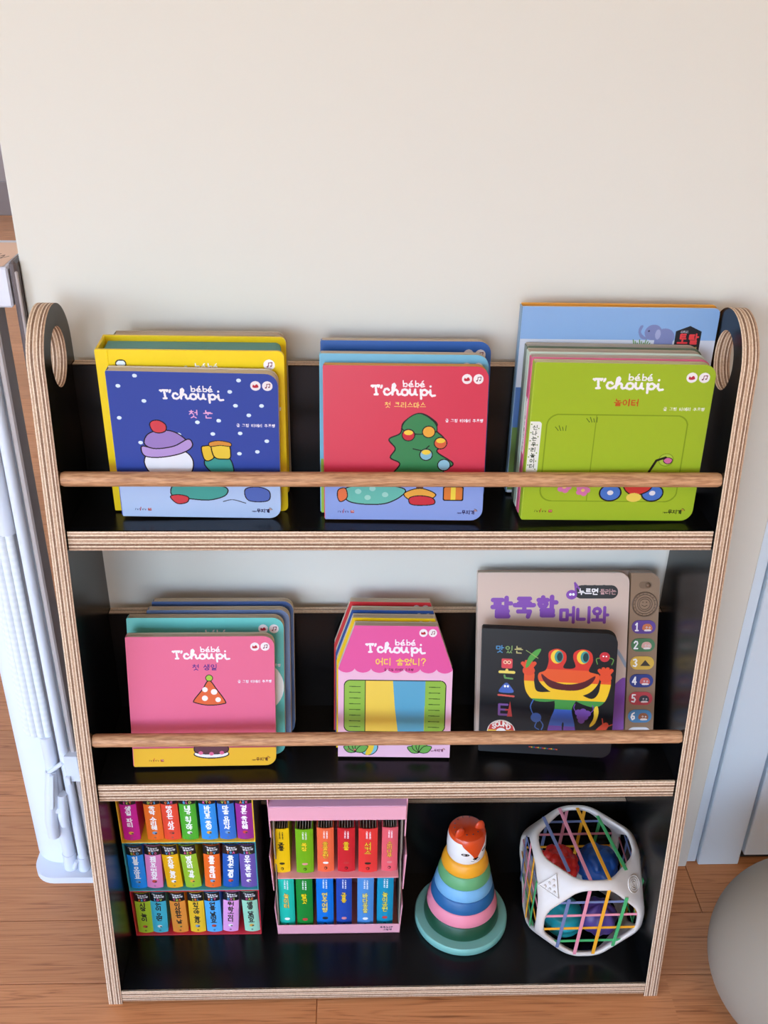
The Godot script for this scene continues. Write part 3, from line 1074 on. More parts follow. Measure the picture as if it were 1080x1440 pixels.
func cover_house() -> Texture2D:
	var c := Canvas.new(480, 600, c8(244, 190, 212))
	# unit: 1000 wide, 1250 high
	c.rect(0, 0, 1000, 385, c8(234, 92, 158))
	for i in 7:
		c.ell(72 + i * 143, 385, 74, 52, c8(234, 92, 158))
	c.wordmark(235, 125, .72, c8(252, 242, 244))
	c.hangul("어디 숨었니?", 325, 300, 64, 9, c8(248, 214, 80))
	c.hangul("글 그림 티에리 쿠르탱", 400, 395, 22, 3.6, c8(130, 40, 80))
	c.badges(735, 62, 36)
	c.rrect(50, 505, 900, 500, 55, INK)
	c.rrect(57, 512, 886, 486, 50, c8(150, 190, 74))
	c.rect(240, 512, 525, 486, c8(246, 208, 84))
	c.rect(236, 512, 6, 486, INK)
	c.poly(Canvas.pairs([480, 512, 765, 512, 762, 998, 530, 998, 500, 760]), c8(98, 170, 200))
	for i in 8:
		for x in [100, 800]:
			c.line([Vector2(x, 568 + i * 55), Vector2(x + 95, 570 + i * 55)], 7, c8(70, 96, 40))
	c.rect(0, 1040, 1000, 210, c8(244, 196, 218))
	# beach ball and leafy plants at the foot
	c.ell(270, 1150, 88, 84, INK)
	c.ell(270, 1150, 81, 77, c8(128, 196, 206))
	c.poly(Canvas.smooth(Canvas.pairs([255, 1078, 300, 1085, 320, 1150, 290, 1222, 245, 1225, 262, 1150])), c8(246, 206, 60))
	for q in [160.0, 730.0]:
		for a in [-1.15, -.55, 0.0, .5, 1.1]:
			var d := Vector2(sin(a), -cos(a))
			var p := Vector2(q, 1200)
			var n := d.orthogonal()
			var lf := [p, p + d * 60 + n * 34, p + d * 120, p + d * 60 - n * 34]
			c.poly(Canvas.smooth(lf), c8(112, 176, 82))
			c.line(Canvas.smooth(lf), 6, INK, true)
	c.imprint(60, 950, 1180, c8(120, 60, 90))
	return c.tex()
func cover_peek(bg: Color, low := Color.WHITE) -> Texture2D:
	var c := cover_base(bg, "", c8(250, 240, 240), 460, 240, 46, 305, 85, .54)
	if low != Color.WHITE:
		c.rect(0, 650, 1000, 350, low)
	c.imprint(85, 950, 945, c8(50, 45, 60))
	return c.tex()

func top_row():
	var y := .657
	# left stack
	board_book({"x": -.2018, "z": .1015, "y": y, "lean": -2.2, "roll": -1.0, "w": .166, "h": .1655, "t": .013}, "navy blue board book with falling snow on its cover, front left of the top level", cover_snow(), c8(58, 78, 160), "square board books")
	yellow_hardback(y)
	board_book({"x": -.199, "z": .0435, "y": y, "lean": .5, "yaw": .3, "w": .176, "h": .181, "t": .0145, "page": c8(196, 178, 158)}, "grey edged board book hidden behind the thick yellow book", null, c8(150, 140, 110), "square board books")
	# middle stack
	board_book({"x": .0112, "z": .1085, "y": y, "lean": 8.8, "yaw": -1.6, "roll": .3, "w": .166, "h": .165, "t": .012, "page": c8(222, 170, 100), "spine": c8(214, 70, 90), "rough": .27}, "red board book with a decorated tree on its cover, middle of the top level", cover_tree(), c8(216, 62, 84), "square board books")
	board_book({"x": .0095, "z": .0935, "y": y, "lean": 9.0, "yaw": -1.0, "w": .1715, "h": .1715, "t": .013, "spine": c8(120, 190, 216)}, "light blue and lime board book right behind the red one", cover_peek(c8(122, 188, 216), c8(160, 196, 70)), c8(122, 188, 216), "square board books")
	board_book({"x": .0126, "z": .067, "y": y, "lean": 9.3, "yaw": -.6, "w": .1765, "h": .1755, "t": .0145, "spine": c8(52, 96, 168)}, "royal blue board book at the back of the red book's stack", cover_peek(c8(52, 98, 172)), c8(52, 98, 172), "square board books")
	# right stack
	board_book({"x": .2272, "z": .1103, "y": y, "lean": 5.2, "yaw": 1.2, "roll": -1.1, "w": .1834, "h": .171, "t": .0125, "page": c8(208, 200, 160), "spine": c8(166, 190, 44)}, "lime green board book with a tricycle window on its cover", cover_green(), c8(166, 190, 44), "thick books of the right top stack")
	for q in [[.0972, .0125, c8(214, 96, 130), "pink spined board book right behind the lime green one", c8(200, 180, 168), .2262, .1718], [.0842, .0142, c8(196, 210, 190), "pale green spined board book in the middle of the right top stack", c8(196, 180, 160), .2255, .1727], [.0695, .0138, c8(92, 104, 82), "dark green spined board book in front of the tall sky blue book", c8(190, 180, 164), .2255, .1735]]:
		var t := board_book({"x": q[5], "z": q[0], "y": y, "lean": 5.2, "yaw": 1.2, "roll": -1.0, "w": .1834, "h": q[6], "t": q[1], "page": q[4], "spine": q[2]}, q[3], null, q[2], "thick books of the right top stack")
		if q[0] > .09:
			var b := MB.new()
			b.box(Vector3(-.0928, .098, -.0055), Vector3(.0004, .06, .0085), .0001)
			var c := Canvas.new(48, 256, c8(238, 226, 220), 100.0)
			c.hangul("우리친구놀이책", 30, 40, 40, 6, c8(90, 60, 60), true, 1.5)
			var lm := mat(Color.WHITE, .5, .4, c.tex())
			lm.uv1_scale = Vector3(1 / .0085, 1 / .06, 1)
			put("spine_label", b, [lm], t)
	tall_sky_book(y)

func yellow_hardback(y: float):
	var t := thing("hardback_book", "thick yellow hardback with teal page edges behind the navy blue book", "book", Vector3.ZERO, "")
	var w := .184
	var h := .1825
	var th := .0405
	place_book(t, {"x": -.204, "z": .0865, "y": y, "lean": -1.6, "yaw": .5, "roll": -.5, "w": w, "t": th})
	var yl := c8(240, 204, 12)
	var c := cover_base(yl, "", yl, 460, 240, 46, 345, 72, .5)
	c.rect(820, 30, 180, 100, yl)
	c.badges(850, 78, 31, false)
	c.blob([105, 75, 120, 60, 150, 62, 158, 85, 140, 100, 112, 98], c8(232, 240, 240), 6, INK)
	var ym := mat(yl, .36)
	var b := MB.new(2)
	b.extrude(rr(w, h, .001, .006), -.0026, 0, 0, 1, 1)
	put("front_cover", b, [mat(Color.WHITE, .36, .5, c.tex()), ym], t)
	b = MB.new()
	b.extrude(rr(w, h, .001, .006), -th, -th + .0026)
	put("back_cover", b, [ym], t)
	b = MB.new()
	b.box(Vector3(-w * .5 + .0013, h * .5, -th * .5), Vector3(.0026, h, th - .004), .0008)
	put("spine", b, [ym], t)
	# a shallow hinge groove beside the spine is a real ridge
	b = MB.new()
	b.tube([Vector3(-w * .5 + .012, .001, -.0006), Vector3(-w * .5 + .012, h - .001, -.0006)], .0011, 10)
	put("hinge_ridge", b, [ym], t)
	b = MB.new()
	var teal := mat(c8(108, 158, 152), .7, .3)
	var n := 9
	for i in n:
		var za := -.003 - (th - .006) * (i + 1) / n
		b.extrude(rr(w - .01, h - .009, .001, .006).map(func(q): return q + Vector2(0, .0035)), za + .0001, za + (th - .006) / n - .0003)
	put("page_block", b, [teal], t)

func tall_sky_book(y: float):
	var t := thing("picture_book", "tall sky blue picture book with an elephant, at the back of the top right", "book")
	var w := .2055
	var h := .211
	place_book(t, {"x": .2318, "z": .0450, "y": y, "lean": 2.1, "yaw": .8, "roll": -.5, "w": w, "t": .0115})
	var c := Canvas.new(620, 630, c8(200, 204, 214))
	c.rect(0, 0, 1000, 165, c8(134, 170, 214))
	c.rect(0, 420, 130, 330, c8(72, 108, 164))
	c.rect(0, 640, 130, 360, c8(96, 124, 62))
	c.blob([620, 92, 612, 125, 640, 150, 660, 140, 650, 160, 615, 155, 598, 120, 606, 92], c8(122, 130, 176))
	c.ell(675, 125, 44, 40, c8(122, 130, 176))
	c.ell(735, 150, 52, 46, c8(122, 130, 176))
	c.rect(685, 150, 30, 55, c8(122, 130, 176))
	c.rect(745, 150, 35, 55, c8(122, 130, 176))
	c.ell(700, 135, 14, 26, c8(160, 164, 200))
	c.ell(652, 118, 5, 5, c8(60, 60, 90))
	for i in 9:
		c.line([Vector2(585 + i * 9, 192), Vector2(578 + i * 11, 164 + (i % 3) * 8)], 5, c8(92, 140, 60))
	c.poly(Canvas.pairs([790, 118, 860, 90, 922, 118, 922, 290, 790, 290]), c8(26, 30, 36))
	c.hangul("토탈", 806, 132, 50, 9, c8(222, 62, 66))
	c.hangul("관찰책", 800, 200, 34, 6, c8(214, 200, 120))
	c.hangul("사파리", 815, 114, 12, 2, c8(190, 190, 200))
	var b := MB.new(2)
	b.extrude(rr(w, h, .001, .006), -.0024, 0, 0, 1, 1)
	put("front_cover", b, [mat(Color.WHITE, .33, .5, c.tex()), mat(c8(206, 210, 222), .5)], t)
	b = MB.new()
	b.extrude(rr(w - .006, h - .006, .001, .004).map(func(q): return q + Vector2(-.001, .003)), -.0091, -.0024)
	put("page_block", b, [M.page], t)
	b = MB.new()
	b.extrude(rr(w, h + .0012, .001, .006), -.0115, -.0091)
	put("back_cover", b, [mat(c8(222, 150, 52), .4)], t)
	b = MB.new()
	b.box(Vector3(-w * .5 - .0004, h * .5, -.0058), Vector3(.0014, h, .0112), .0005)
	put("spine", b, [mat(c8(120, 150, 176), .4)], t)

func middle_row():
	var y := .337
	board_book({"x": -.2165, "z": .1376, "y": y, "lean": 11.9, "yaw": 1.2, "roll": -.6, "w": .1668, "h": .1672, "t": .0115}, "pink board book with a party hat and cake on its cover", cover_party(), c8(236, 112, 146), "square board books")
	var teal := board_book({"x": -.2135, "z": .119, "y": y, "lean": 15.0, "yaw": .3, "roll": -.3, "w": .18, "h": .174, "t": .013, "spine": c8(104, 196, 186)}, "teal board book with a dial, right behind the pink one", cover_peek(c8(104, 198, 188)), c8(104, 198, 188), "square board books")
	# turning dial that sticks out by the fore edge
	var b := MB.new()
	var arc := []
	for i in 13:
		var a := lerpf(-1.0, 1.0, i / 12.0)
		arc.append(Vector2(.056 + cos(a) * .0335, .088 + sin(a) * .034))
	b.extrude(arc, .0002, .0012)
	put("dial", b, [mat(c8(236, 236, 232), .5)], teal)
	board_book({"x": -.200, "z": .1025, "y": y, "lean": 15.2, "w": .166, "h": .1735, "t": .0135, "spine": c8(90, 110, 150)}, "grey edged board book third in the pink book's stack", null, c8(90, 110, 150), "square board books")
	board_book({"x": -.197, "z": .0822, "y": y, "lean": 15.2, "w": .167, "h": .1722, "t": .0125, "spine": c8(64, 92, 146)}, "dark blue board book at the back of the pink book's stack", null, c8(64, 92, 146), "square board books")
	# four house shaped books
	var half := [Vector2(.067, 0), Vector2(.067, .115), Vector2(.048, .170), Vector2(-.048, .170), Vector2(-.067, .115), Vector2(-.067, 0)]
	var cols := [c8(234, 92, 158), c8(238, 196, 20), c8(44, 78, 142), c8(208, 48, 52)]
	var what := ["pink house-shaped board book with green shutters, front of its stack", "yellow house-shaped board book behind the pink one", "blue house-shaped board book third in its stack", "red house-shaped board book at the back of its stack"]
	for i in 4:
		var tx: Texture2D
		if i == 0:
			tx = cover_house()
		else:
			var c := Canvas.new(400, 500, cols[i])
			c.badges(735, 62, 36)
			c.wordmark(235, 125, .72, c8(252, 242, 244))
			tx = c.tex()
		board_book({"x": .0068 - [0, .0022, .0035, .0055][i], "z": .1248 - [0, .0155, .0305, .0465][i], "y": y, "lean": 13.0 + [0, 0, .3, .8][i], "yaw": -1.5, "w": .134, "h": .170, "t": .0135, "rough": .27}, what[i], tx, cols[i], "house-shaped board books", half)
	sound_book(y)
	monster_book(y)

func sound_book(y: float):
	var t := thing("sound_book", "beige sound book with a brown speaker panel of numbered buttons", "book")
	var w := .2185
	var h := .2086
	var th := .0145
	place_book(t, {"x": .2172, "z": .098, "y": y, "lean": 20.5, "yaw": -1.4, "roll": .6, "w": w, "t": th})
	var split := .073
	var beige := c8(214, 186, 168)
	# cover part: x from -w/2 to split
	var cw := w * .5 + split
	var c := Canvas.new(620, 714, beige)
	var pu := c8(134, 74, 168)
	for i in 3:
		c.ell(708 + i * 62, 130, 44, 46, c8(46, 48, 50))
	c.rrect(640, 86, 286, 90, 44, c8(46, 48, 50))
	c.hangul("누르면", 664, 108, 42, 8, c8(246, 240, 236), false, 1.06)
	c.hangul("들리는", 806, 112, 35, 5, c8(206, 160, 156), false, 1.04)
	c.ell(620, 150, 36, 32, pu)
	c.line([Vector2(650, 145), Vector2(640, 70), Vector2(668, 108)], 13, pu)
	c.ell(612, 148, 9, 9, Color.WHITE)
	c.ell(632, 148, 9, 9, Color.WHITE)
	c.hangul("팥죽", 95, 172, 130, 30, pu, false, 1.15)
	c.hangul("할", 395, 165, 130, 30, pu)
	c.hangul("머니와", 545, 238, 100, 22, pu, false, 1.1)
	c.hangul("호랑이", 120, 430, 150, 32, pu)
	c.curve([880, 480, 940, 540, 1000, 640], 22, c8(150, 160, 176))
	c.blob([820, 900, 900, 800, 1010, 740, 1020, 1160, 820, 1160], pu)
	var b := MB.new(2)
	var ol := rr(cw, h, .0008, .0125)
	var sh := func(q): return q + Vector2(-w * .5 + cw * .5, 0)
	b.extrude(ol.map(sh), -.0016, 0, 0, 1, 1)
	put("front_cover", b, [mat(Color.WHITE, .3, .5, c.tex()), mat(c8(200, 186, 170), .6)], t)
	b = MB.new()
	for i in 4:
		b.extrude(rr(cw - .001, h - .001, .0008, .0125).map(sh), -.0044 - i * .0025, -.0021 - i * .0025)
	put("page_block", b, [M.page], t)
	b = MB.new()
	b.extrude(rr(w, h, .0008, .0125), -th, -th + .0016)
	put("back_cover", b, [mat(beige, .4)], t)
	# speaker panel
	var brown := mat(c8(146, 116, 90), .38, .5)
	b = MB.new()
	var pw := w * .5 - split - .0015
	var px := split + .0015 + pw * .5
	b.extrude(rr(pw, h, .001, .0125).map(func(q): return q + Vector2(px, 0)), -th + .0018, .0015)
	var panel := put("speaker_panel", b, [brown], t)
	b = MB.new()
	for q in [[.0148, .0018], [.0118, .0008], [.0088, .001], [.0066, .0009]]:
		var ring := []
		for i in 37:
			ring.append(Vector3(px + cos(TAU * i / 36) * q[0], h - .0385 + sin(TAU * i / 36) * q[0], .0017))
		b.tube(ring, q[1] * .5, 6, false)
	for i in 18:
		var a := TAU * i / 18
		var d := Vector3(cos(a), sin(a), 0)
		var o := Vector3(px, h - .0385, .0017)
		b.tube([o + d * .012, o + d * .0146], .0004, 5)
	b.tube([Vector3(px - .0035, h - .0395, .0017), Vector3(px, h - .0415, .0017), Vector3(px + .0035, h - .0395, .0017)], .0004, 5)
	for s in [-1, 1]:
		b.ball(Vector3(px + s * .0022, h - .0362, .0017), func(_d): return .0007, 8, 6)
	put("speaker_grille", b, [mat(c8(104, 80, 60), .45)], panel)
	b = MB.new()
	b.extrude(pill(.0155, .0085).map(func(q): return q + Vector2(px, h - .0148)), .0012, .0019)
	b.ball(Vector3(px + .003, h - .0148, .002), func(d): return .0032 / (1.0 + absf(d.z)), 14, 10)
	put("power_switch", b, [mat(c8(122, 94, 70), .4)], panel)
	var bc := [c8(96, 64, 142), c8(74, 122, 80), c8(222, 178, 70), c8(44, 58, 130), c8(196, 70, 76), c8(76, 132, 180), c8(226, 226, 230)]
	var ic := [c8(206, 116, 70), c8(226, 172, 160), c8(58, 46, 36), c8(206, 96, 90), c8(60, 62, 70), c8(150, 90, 60), c8(120, 70, 110)]
	for i in 7:
		var cc := Canvas.new(200, 110, bc[i])
		if i < 6:
			cc.latin(str(i + 1), 120, 120, 170, 300, 62, c8(250, 246, 244))
		if i == 2:
			cc.poly(Canvas.pairs([420, 400, 620, 150, 850, 400]), ic[i])
		else:
			cc.blob([450, 380, 460, 230, 560, 150, 740, 150, 850, 260, 840, 400, 650, 430], ic[i])
			cc.ell(620, 290, 34, 34, c8(250, 240, 236))
			cc.ell(745, 300, 34, 34, c8(250, 240, 236))
			cc.ell(620, 292, 16, 16, c8(40, 30, 40))
			cc.ell(745, 302, 16, 16, c8(40, 30, 40))
			cc.blob([520, 400, 600, 370, 780, 380, 800, 440, 560, 450], c8(240, 226, 220))
		var bb := MB.new(2)
		bb.extrude(pill(.029, .0165).map(func(q): return q + Vector2(px, h - .0665 - i * .0225)), .0010, .0024, 0, 1, 1)
		put("button", bb, [mat(Color.WHITE, .35, .5, cc.tex()), mat(bc[i], .4)], panel)

func pill(w: float, h: float) -> Array:
	var o := []
	for i in 11:
		o.append(Vector2(w * .5 - h * .5, 0) + Vector2.from_angle(-PI * .5 + PI * i / 10) * h * .5)
	for i in 11:
		o.append(Vector2(-w * .5 + h * .5, 0) + Vector2.from_angle(PI * .5 + PI * i / 10) * h * .5)
	return o

func monster_book(y: float):
	var bg := c8(24, 24, 27)
	var c := Canvas.new(620, 640, bg)
	var bands := [[120, c8(218, 56, 44)], [310, c8(232, 92, 44)], [415, c8(246, 196, 40)], [560, c8(70, 146, 66)], [640, c8(66, 96, 176)], [780, c8(110, 70, 150)], [1100, c8(110, 70, 150)]]
	# the creature is cut out of horizontal rainbow bands
	var paint := func(shape: Array):
		for i in bands.size() - 1:
			var lo: float = bands[i][0]
			var hi: float = bands[i + 1][0]
			var r := PackedVector2Array([Vector2(-50, lo), Vector2(1100, lo), Vector2(1100, hi + 1), Vector2(-50, hi + 1)])
			for p in Geometry2D.intersect_polygons(PackedVector2Array(shape), r):
				c.poly(Array(p), bands[i][1])
	var sm := func(f: Array) -> Array: return Canvas.smooth(Canvas.pairs(f))
	# legs and trunk
	paint.call(sm.call([530, 490, 640, 500, 750, 490, 720, 560, 690, 640, 715, 760, 720, 860, 640, 860, 635, 760, 622, 760, 615, 860, 520, 860, 530, 740, 560, 640, 555, 560]))
	# arms
	paint.call(sm.call([330, 340, 395, 345, 400, 430, 430, 500, 560, 500, 560, 570, 420, 580, 350, 520, 325, 430]))
	paint.call(sm.call([720, 500, 830, 540, 880, 490, 900, 380, 960, 370, 965, 440, 930, 560, 850, 610, 710, 560]))
	# head
	paint.call(sm.call([430, 350, 480, 320, 500, 250, 500, 170, 560, 140, 620, 170, 630, 230, 610, 290, 660, 300, 700, 280, 680, 210, 690, 160, 750, 135, 810, 160, 825, 230, 800, 310, 850, 330, 880, 345, 870, 420, 800, 500, 660, 540, 530, 500, 440, 420]))
	for q in [[560, 205], [752, 200]]:
		c.ell(q[0], q[1], 46, 56, c8(246, 206, 62))
		c.ell(q[0] + 14, q[1], 32, 48, c8(72, 150, 140))
		c.ell(q[0] + 20, q[1], 20, 36, c8(30, 60, 62))
	c.poly(sm.call([452, 352, 520, 400, 640, 430, 760, 405, 850, 350, 820, 420, 740, 470, 640, 480, 530, 465, 470, 410]), c8(86, 26, 34))
	# hands
	for q in [[355, 330, -1.0], [925, 360, 1.0]]:
		c.ell(q[0], q[1], 46, 40, c8(226, 78, 44))
		for i in 4:
			var a: float = -PI * .5 + (i - 1.6) * .42
			var p := Vector2(q[0], q[1])
			c.line([p, p + Vector2.from_angle(a) * 74], 30, c8(226, 78, 44))
	# lettering and little fruit creatures
	var cs := [c8(72, 140, 190), c8(222, 120, 110), c8(128, 160, 90), c8(230, 150, 150), c8(200, 190, 120), c8(200, 96, 120)]
	c.hangul("맛", 105, 135, 58, 8, cs[0])
	c.hangul("있", 175, 135, 58, 8, cs[2])
	c.hangul("는", 245, 135, 58, 8, cs[4])
	c.rrect(150, 240, 82, 80, 10, c8(218, 70, 74))
	c.ell(178, 270, 15, 15, c8(244, 200, 160))
	c.ell(206, 270, 15, 15, c8(244, 200, 160))
	c.ell(178, 270, 7, 7, c8(150, 40, 50))
	c.ell(206, 270, 7, 7, c8(150, 40, 50))
	c.line([Vector2(140, 352), Vector2(245, 352)], 22, c8(240, 214, 100))
	c.ell(192, 340, 12, 16, c8(240, 214, 100))
	c.line([Vector2(175, 380), Vector2(180, 400), Vector2(235, 405)], 14, c8(96, 150, 80))
	c.blob([140, 520, 160, 470, 192, 440, 225, 470, 245, 520], c8(70, 100, 180))
	c.ell(182, 470, 8, 10, Color.WHITE)
	c.ell(204, 470, 8, 10, Color.WHITE)
	c.line([Vector2(135, 545), Vector2(250, 552)], 15, c8(216, 90, 80))
	c.line([Vector2(205, 625), Vector2(145, 625), Vector2(145, 710), Vector2(205, 710)], 18, c8(130, 90, 160))
	c.line([Vector2(145, 668), Vector2(195, 668)], 16, c8(130, 90, 160))
	c.poly(Canvas.pairs([225, 595, 245, 725, 205, 725]), c8(206, 74, 70))
	c.line([Vector2(195, 668), Vector2(215, 668)], 14, c8(206, 74, 70))
	c.blob([330, 300, 350, 220, 400, 160, 440, 150, 420, 200, 380, 250, 350, 300], c8(84, 160, 66))
	c.line([Vector2(330, 165), Vector2(420, 225)], 6, c8(150, 170, 90))
	c.ell(910, 190, 38, 40, c8(206, 50, 58))
	c.curve([875, 200, 850, 210, 860, 250], 7, c8(110, 160, 70))
	c.curve([945, 195, 975, 210, 965, 250], 7, c8(110, 160, 70))
	c.ell(900, 185, 6, 6, Color.WHITE)
	c.ell(922, 185, 6, 6, Color.WHITE)
	c.ell(425, 720, 40, 40, c8(70, 104, 176))
	c.curve([400, 690, 380, 630, 400, 570], 8, c8(70, 104, 176))
	c.curve([430, 760, 420, 800, 450, 820], 8, c8(70, 104, 176))
	c.curve([455, 740, 480, 780, 470, 820], 8, c8(70, 104, 176))
	for q in [[740, 660], [775, 650], [808, 665], [755, 695], [790, 695], [765, 725]]:
		c.ell(q[0], q[1], 26, 26, c8(118, 78, 158))
	c.curve([718, 650, 705, 620, 712, 590], 7, c8(118, 78, 158))
	c.curve([832, 655, 850, 630, 842, 595], 7, c8(118, 78, 158))
	c.blob([855, 620, 880, 600, 890, 660, 870, 740, 835, 775, 830, 760, 855, 700], c8(240, 200, 60))
	c.blob([860, 830, 900, 770, 950, 730, 970, 760, 930, 820], c8(222, 84, 62))
	c.line([Vector2(930, 760), Vector2(920, 700)], 8, c8(222, 84, 62))
	c.line([Vector2(950, 770), Vector2(1000, 745)], 8, c8(222, 84, 62))
	# sound sticker
	c.ell(165, 860, 108, 104, c8(238, 232, 226))
	c.poly(Canvas.pairs([60, 860, 270, 860, 250, 800, 165, 762, 80, 800]), c8(202, 62, 58))
	c.rect(62, 842, 206, 34, c8(232, 190, 70))
	c.ell(165, 862, 40, 38, c8(246, 242, 238))
	for i in 5:
		var a := -PI * .5 + (i - 2) * .42
		var p := Vector2(165, 862) + Vector2.from_angle(a) * 74
		c.latin("SOUND"[i], p.x - 14, p.y - 18, 28, 36, 9, c8(250, 246, 242))
	for i in 22:
		c.rect(380 + i * 10, 968 + i * .5, 7, 9, bands[i % 5][1])
	board_book({"x": .188, "z": .1262, "y": y, "lean": 15.0, "yaw": -8.5, "roll": 2.4, "w": .1567, "h": .158, "t": .0135, "page": c8(60, 58, 58), "spine": bg, "rough": .24}, "black board book with a rainbow frog monster, tilted in front of the beige one", c.tex(), bg, "square board books")

# ================================================================ mini books
func spine_tex(col: Color, title: String, txt: Color, header: bool, n: int) -> Texture2D:
	# 260 wide, 1000 high in units of 260
	var c := Canvas.new(84, 320, col, 260.0)
	if header:
		c.rect(0, 0, 260, 212, c8(22, 22, 26))
		c.curve([40, 40, 60, 25, 90, 45], 8, c8(220, 220, 220))
		c.hangul("한글놀이", 62, 40, 34, 7, c8(226, 226, 228))
		c.hangul("말놀이책", 66, 86, 38, 8, c8(226, 226, 228))
		var cs := [c8(236, 120, 60), c8(90, 170, 220), c8(220, 90, 150), c8(180, 200, 80)]
		for i in 3:
			c.latin("ABELKDTV01"[(n * 3 + i * 2) % 10], 74 + i * 46, 148, 30, 46, 11, cs[(n + i) % 4])
		var letters := title.length()
		var sz := minf(96.0, 540.0 / (letters * 1.02))
		c.hangul(title, 130 - 46, 238, 92, 19, txt, true, sz / 92.0 * 1.08, 1.0)
		c.ell(130, 830, 40, 34, [c8(206, 74, 60), c8(240, 236, 230), c8(230, 170, 60), c8(120, 160, 200)][n % 4])
		c.ell(148, 842, 18, 16, c8(70, 60, 60))
		c.ell(130, 935, 17, 18, txt.lerp(col, .4).darkened(.4))
		c.ell(130, 935, 7, 8, col)
	else:
		for i in 2:
			for j in 5:
				c.hangul("그림책놀이"[j], 100 + i * 44, 55 + j * 34 + i * 8, 24, 6, c8(245, 240, 238) if n > 0 else c8(60, 50, 20))
		var letters := title.length()
		var step := minf(1.12, 440.0 / (letters * 84.0))
		c.hangul(title, 84, 300, 84, 21, txt.darkened(.55) if txt.get_luminance() > .35 else txt, true, step)
		c.hangul(title, 84, 300, 84, 13, txt, true, step)
		c.ell(130, 780, 44, 26, [c8(50, 40, 30), c8(220, 140, 140), c8(244, 240, 236), c8(200, 60, 60)][n % 4])
		c.ell(130, 900, 26, 34, col.darkened(.6))
		c.ell(124, 905, 12, 16, col)
	return c.tex()

var mini_mesh := {}
func mini_book(w: float, h: float, dp: float, tex: Texture2D, col: Color, pagec: Color, at: Vector3, roll: float, label: String, group: String) -> Node3D:
	var t := thing("mini_book", label, "book", at, group)
	t.rotation.z = roll
	var key := "%d %d" % [roundi(w * 1e4), roundi(h * 1e4)]
	if not mini_mesh.has(key):
		# rounded spine and two boards
		var b := MB.new(2)
		var q := MB.new()
		var f := []
		var nseg := 6
		for i in nseg + 1:
			var a := lerpf(-1.0, 1.0, float(i) / nseg)
			f.append(Vector3(a * w * .5, 0, -.0022 * a * a))
		for i in nseg:
			var u0 := float(i) / nseg
			var u1 := float(i + 1) / nseg
			b.cur = 0
			b.face([f[i], f[i + 1], f[i + 1] + Vector3(0, h, 0), f[i] + Vector3(0, h, 0)], Vector3(0, h * .5, -.05), [Vector2(u0, 1), Vector2(u1, 1), Vector2(u1, 0), Vector2(u0, 0)])
			b.cur = 1
			var g := Vector3(0, 0, -.0012)
			for yy in [0.0, h]:
				b.face([f[i] + Vector3(0, yy, 0), f[i + 1] + Vector3(0, yy, 0), f[i + 1] + Vector3(0, yy, 0) + g, f[i] + Vector3(0, yy, 0) + g], Vector3(0, h * .5, 0))
		b.cur = 1
		for s in [-1, 1]:
			b.box(Vector3(s * (w * .5 - .0006), h * .5, -.0022 - dp * .5), Vector3(.0012, h, dp), .0003)
		var n := 6
		for i in n:
			var x := lerpf(-w * .5 + .0024, w * .5 - .0024, i / (n - 1.0))
			q.box(Vector3(x, h * .5, -.003 - dp * .5), Vector3(.0008, h - .002, dp - .003), .0002)
		mini_mesh[key] = [b.mesh(), q.mesh()]
	inst("cover", mini_mesh[key][0], [mat(Color.WHITE, .35, .5, tex), mat(col, .4)], t)
	inst("page_block", mini_mesh[key][1], [mat(pagec, .7, .3)], t)
	return t

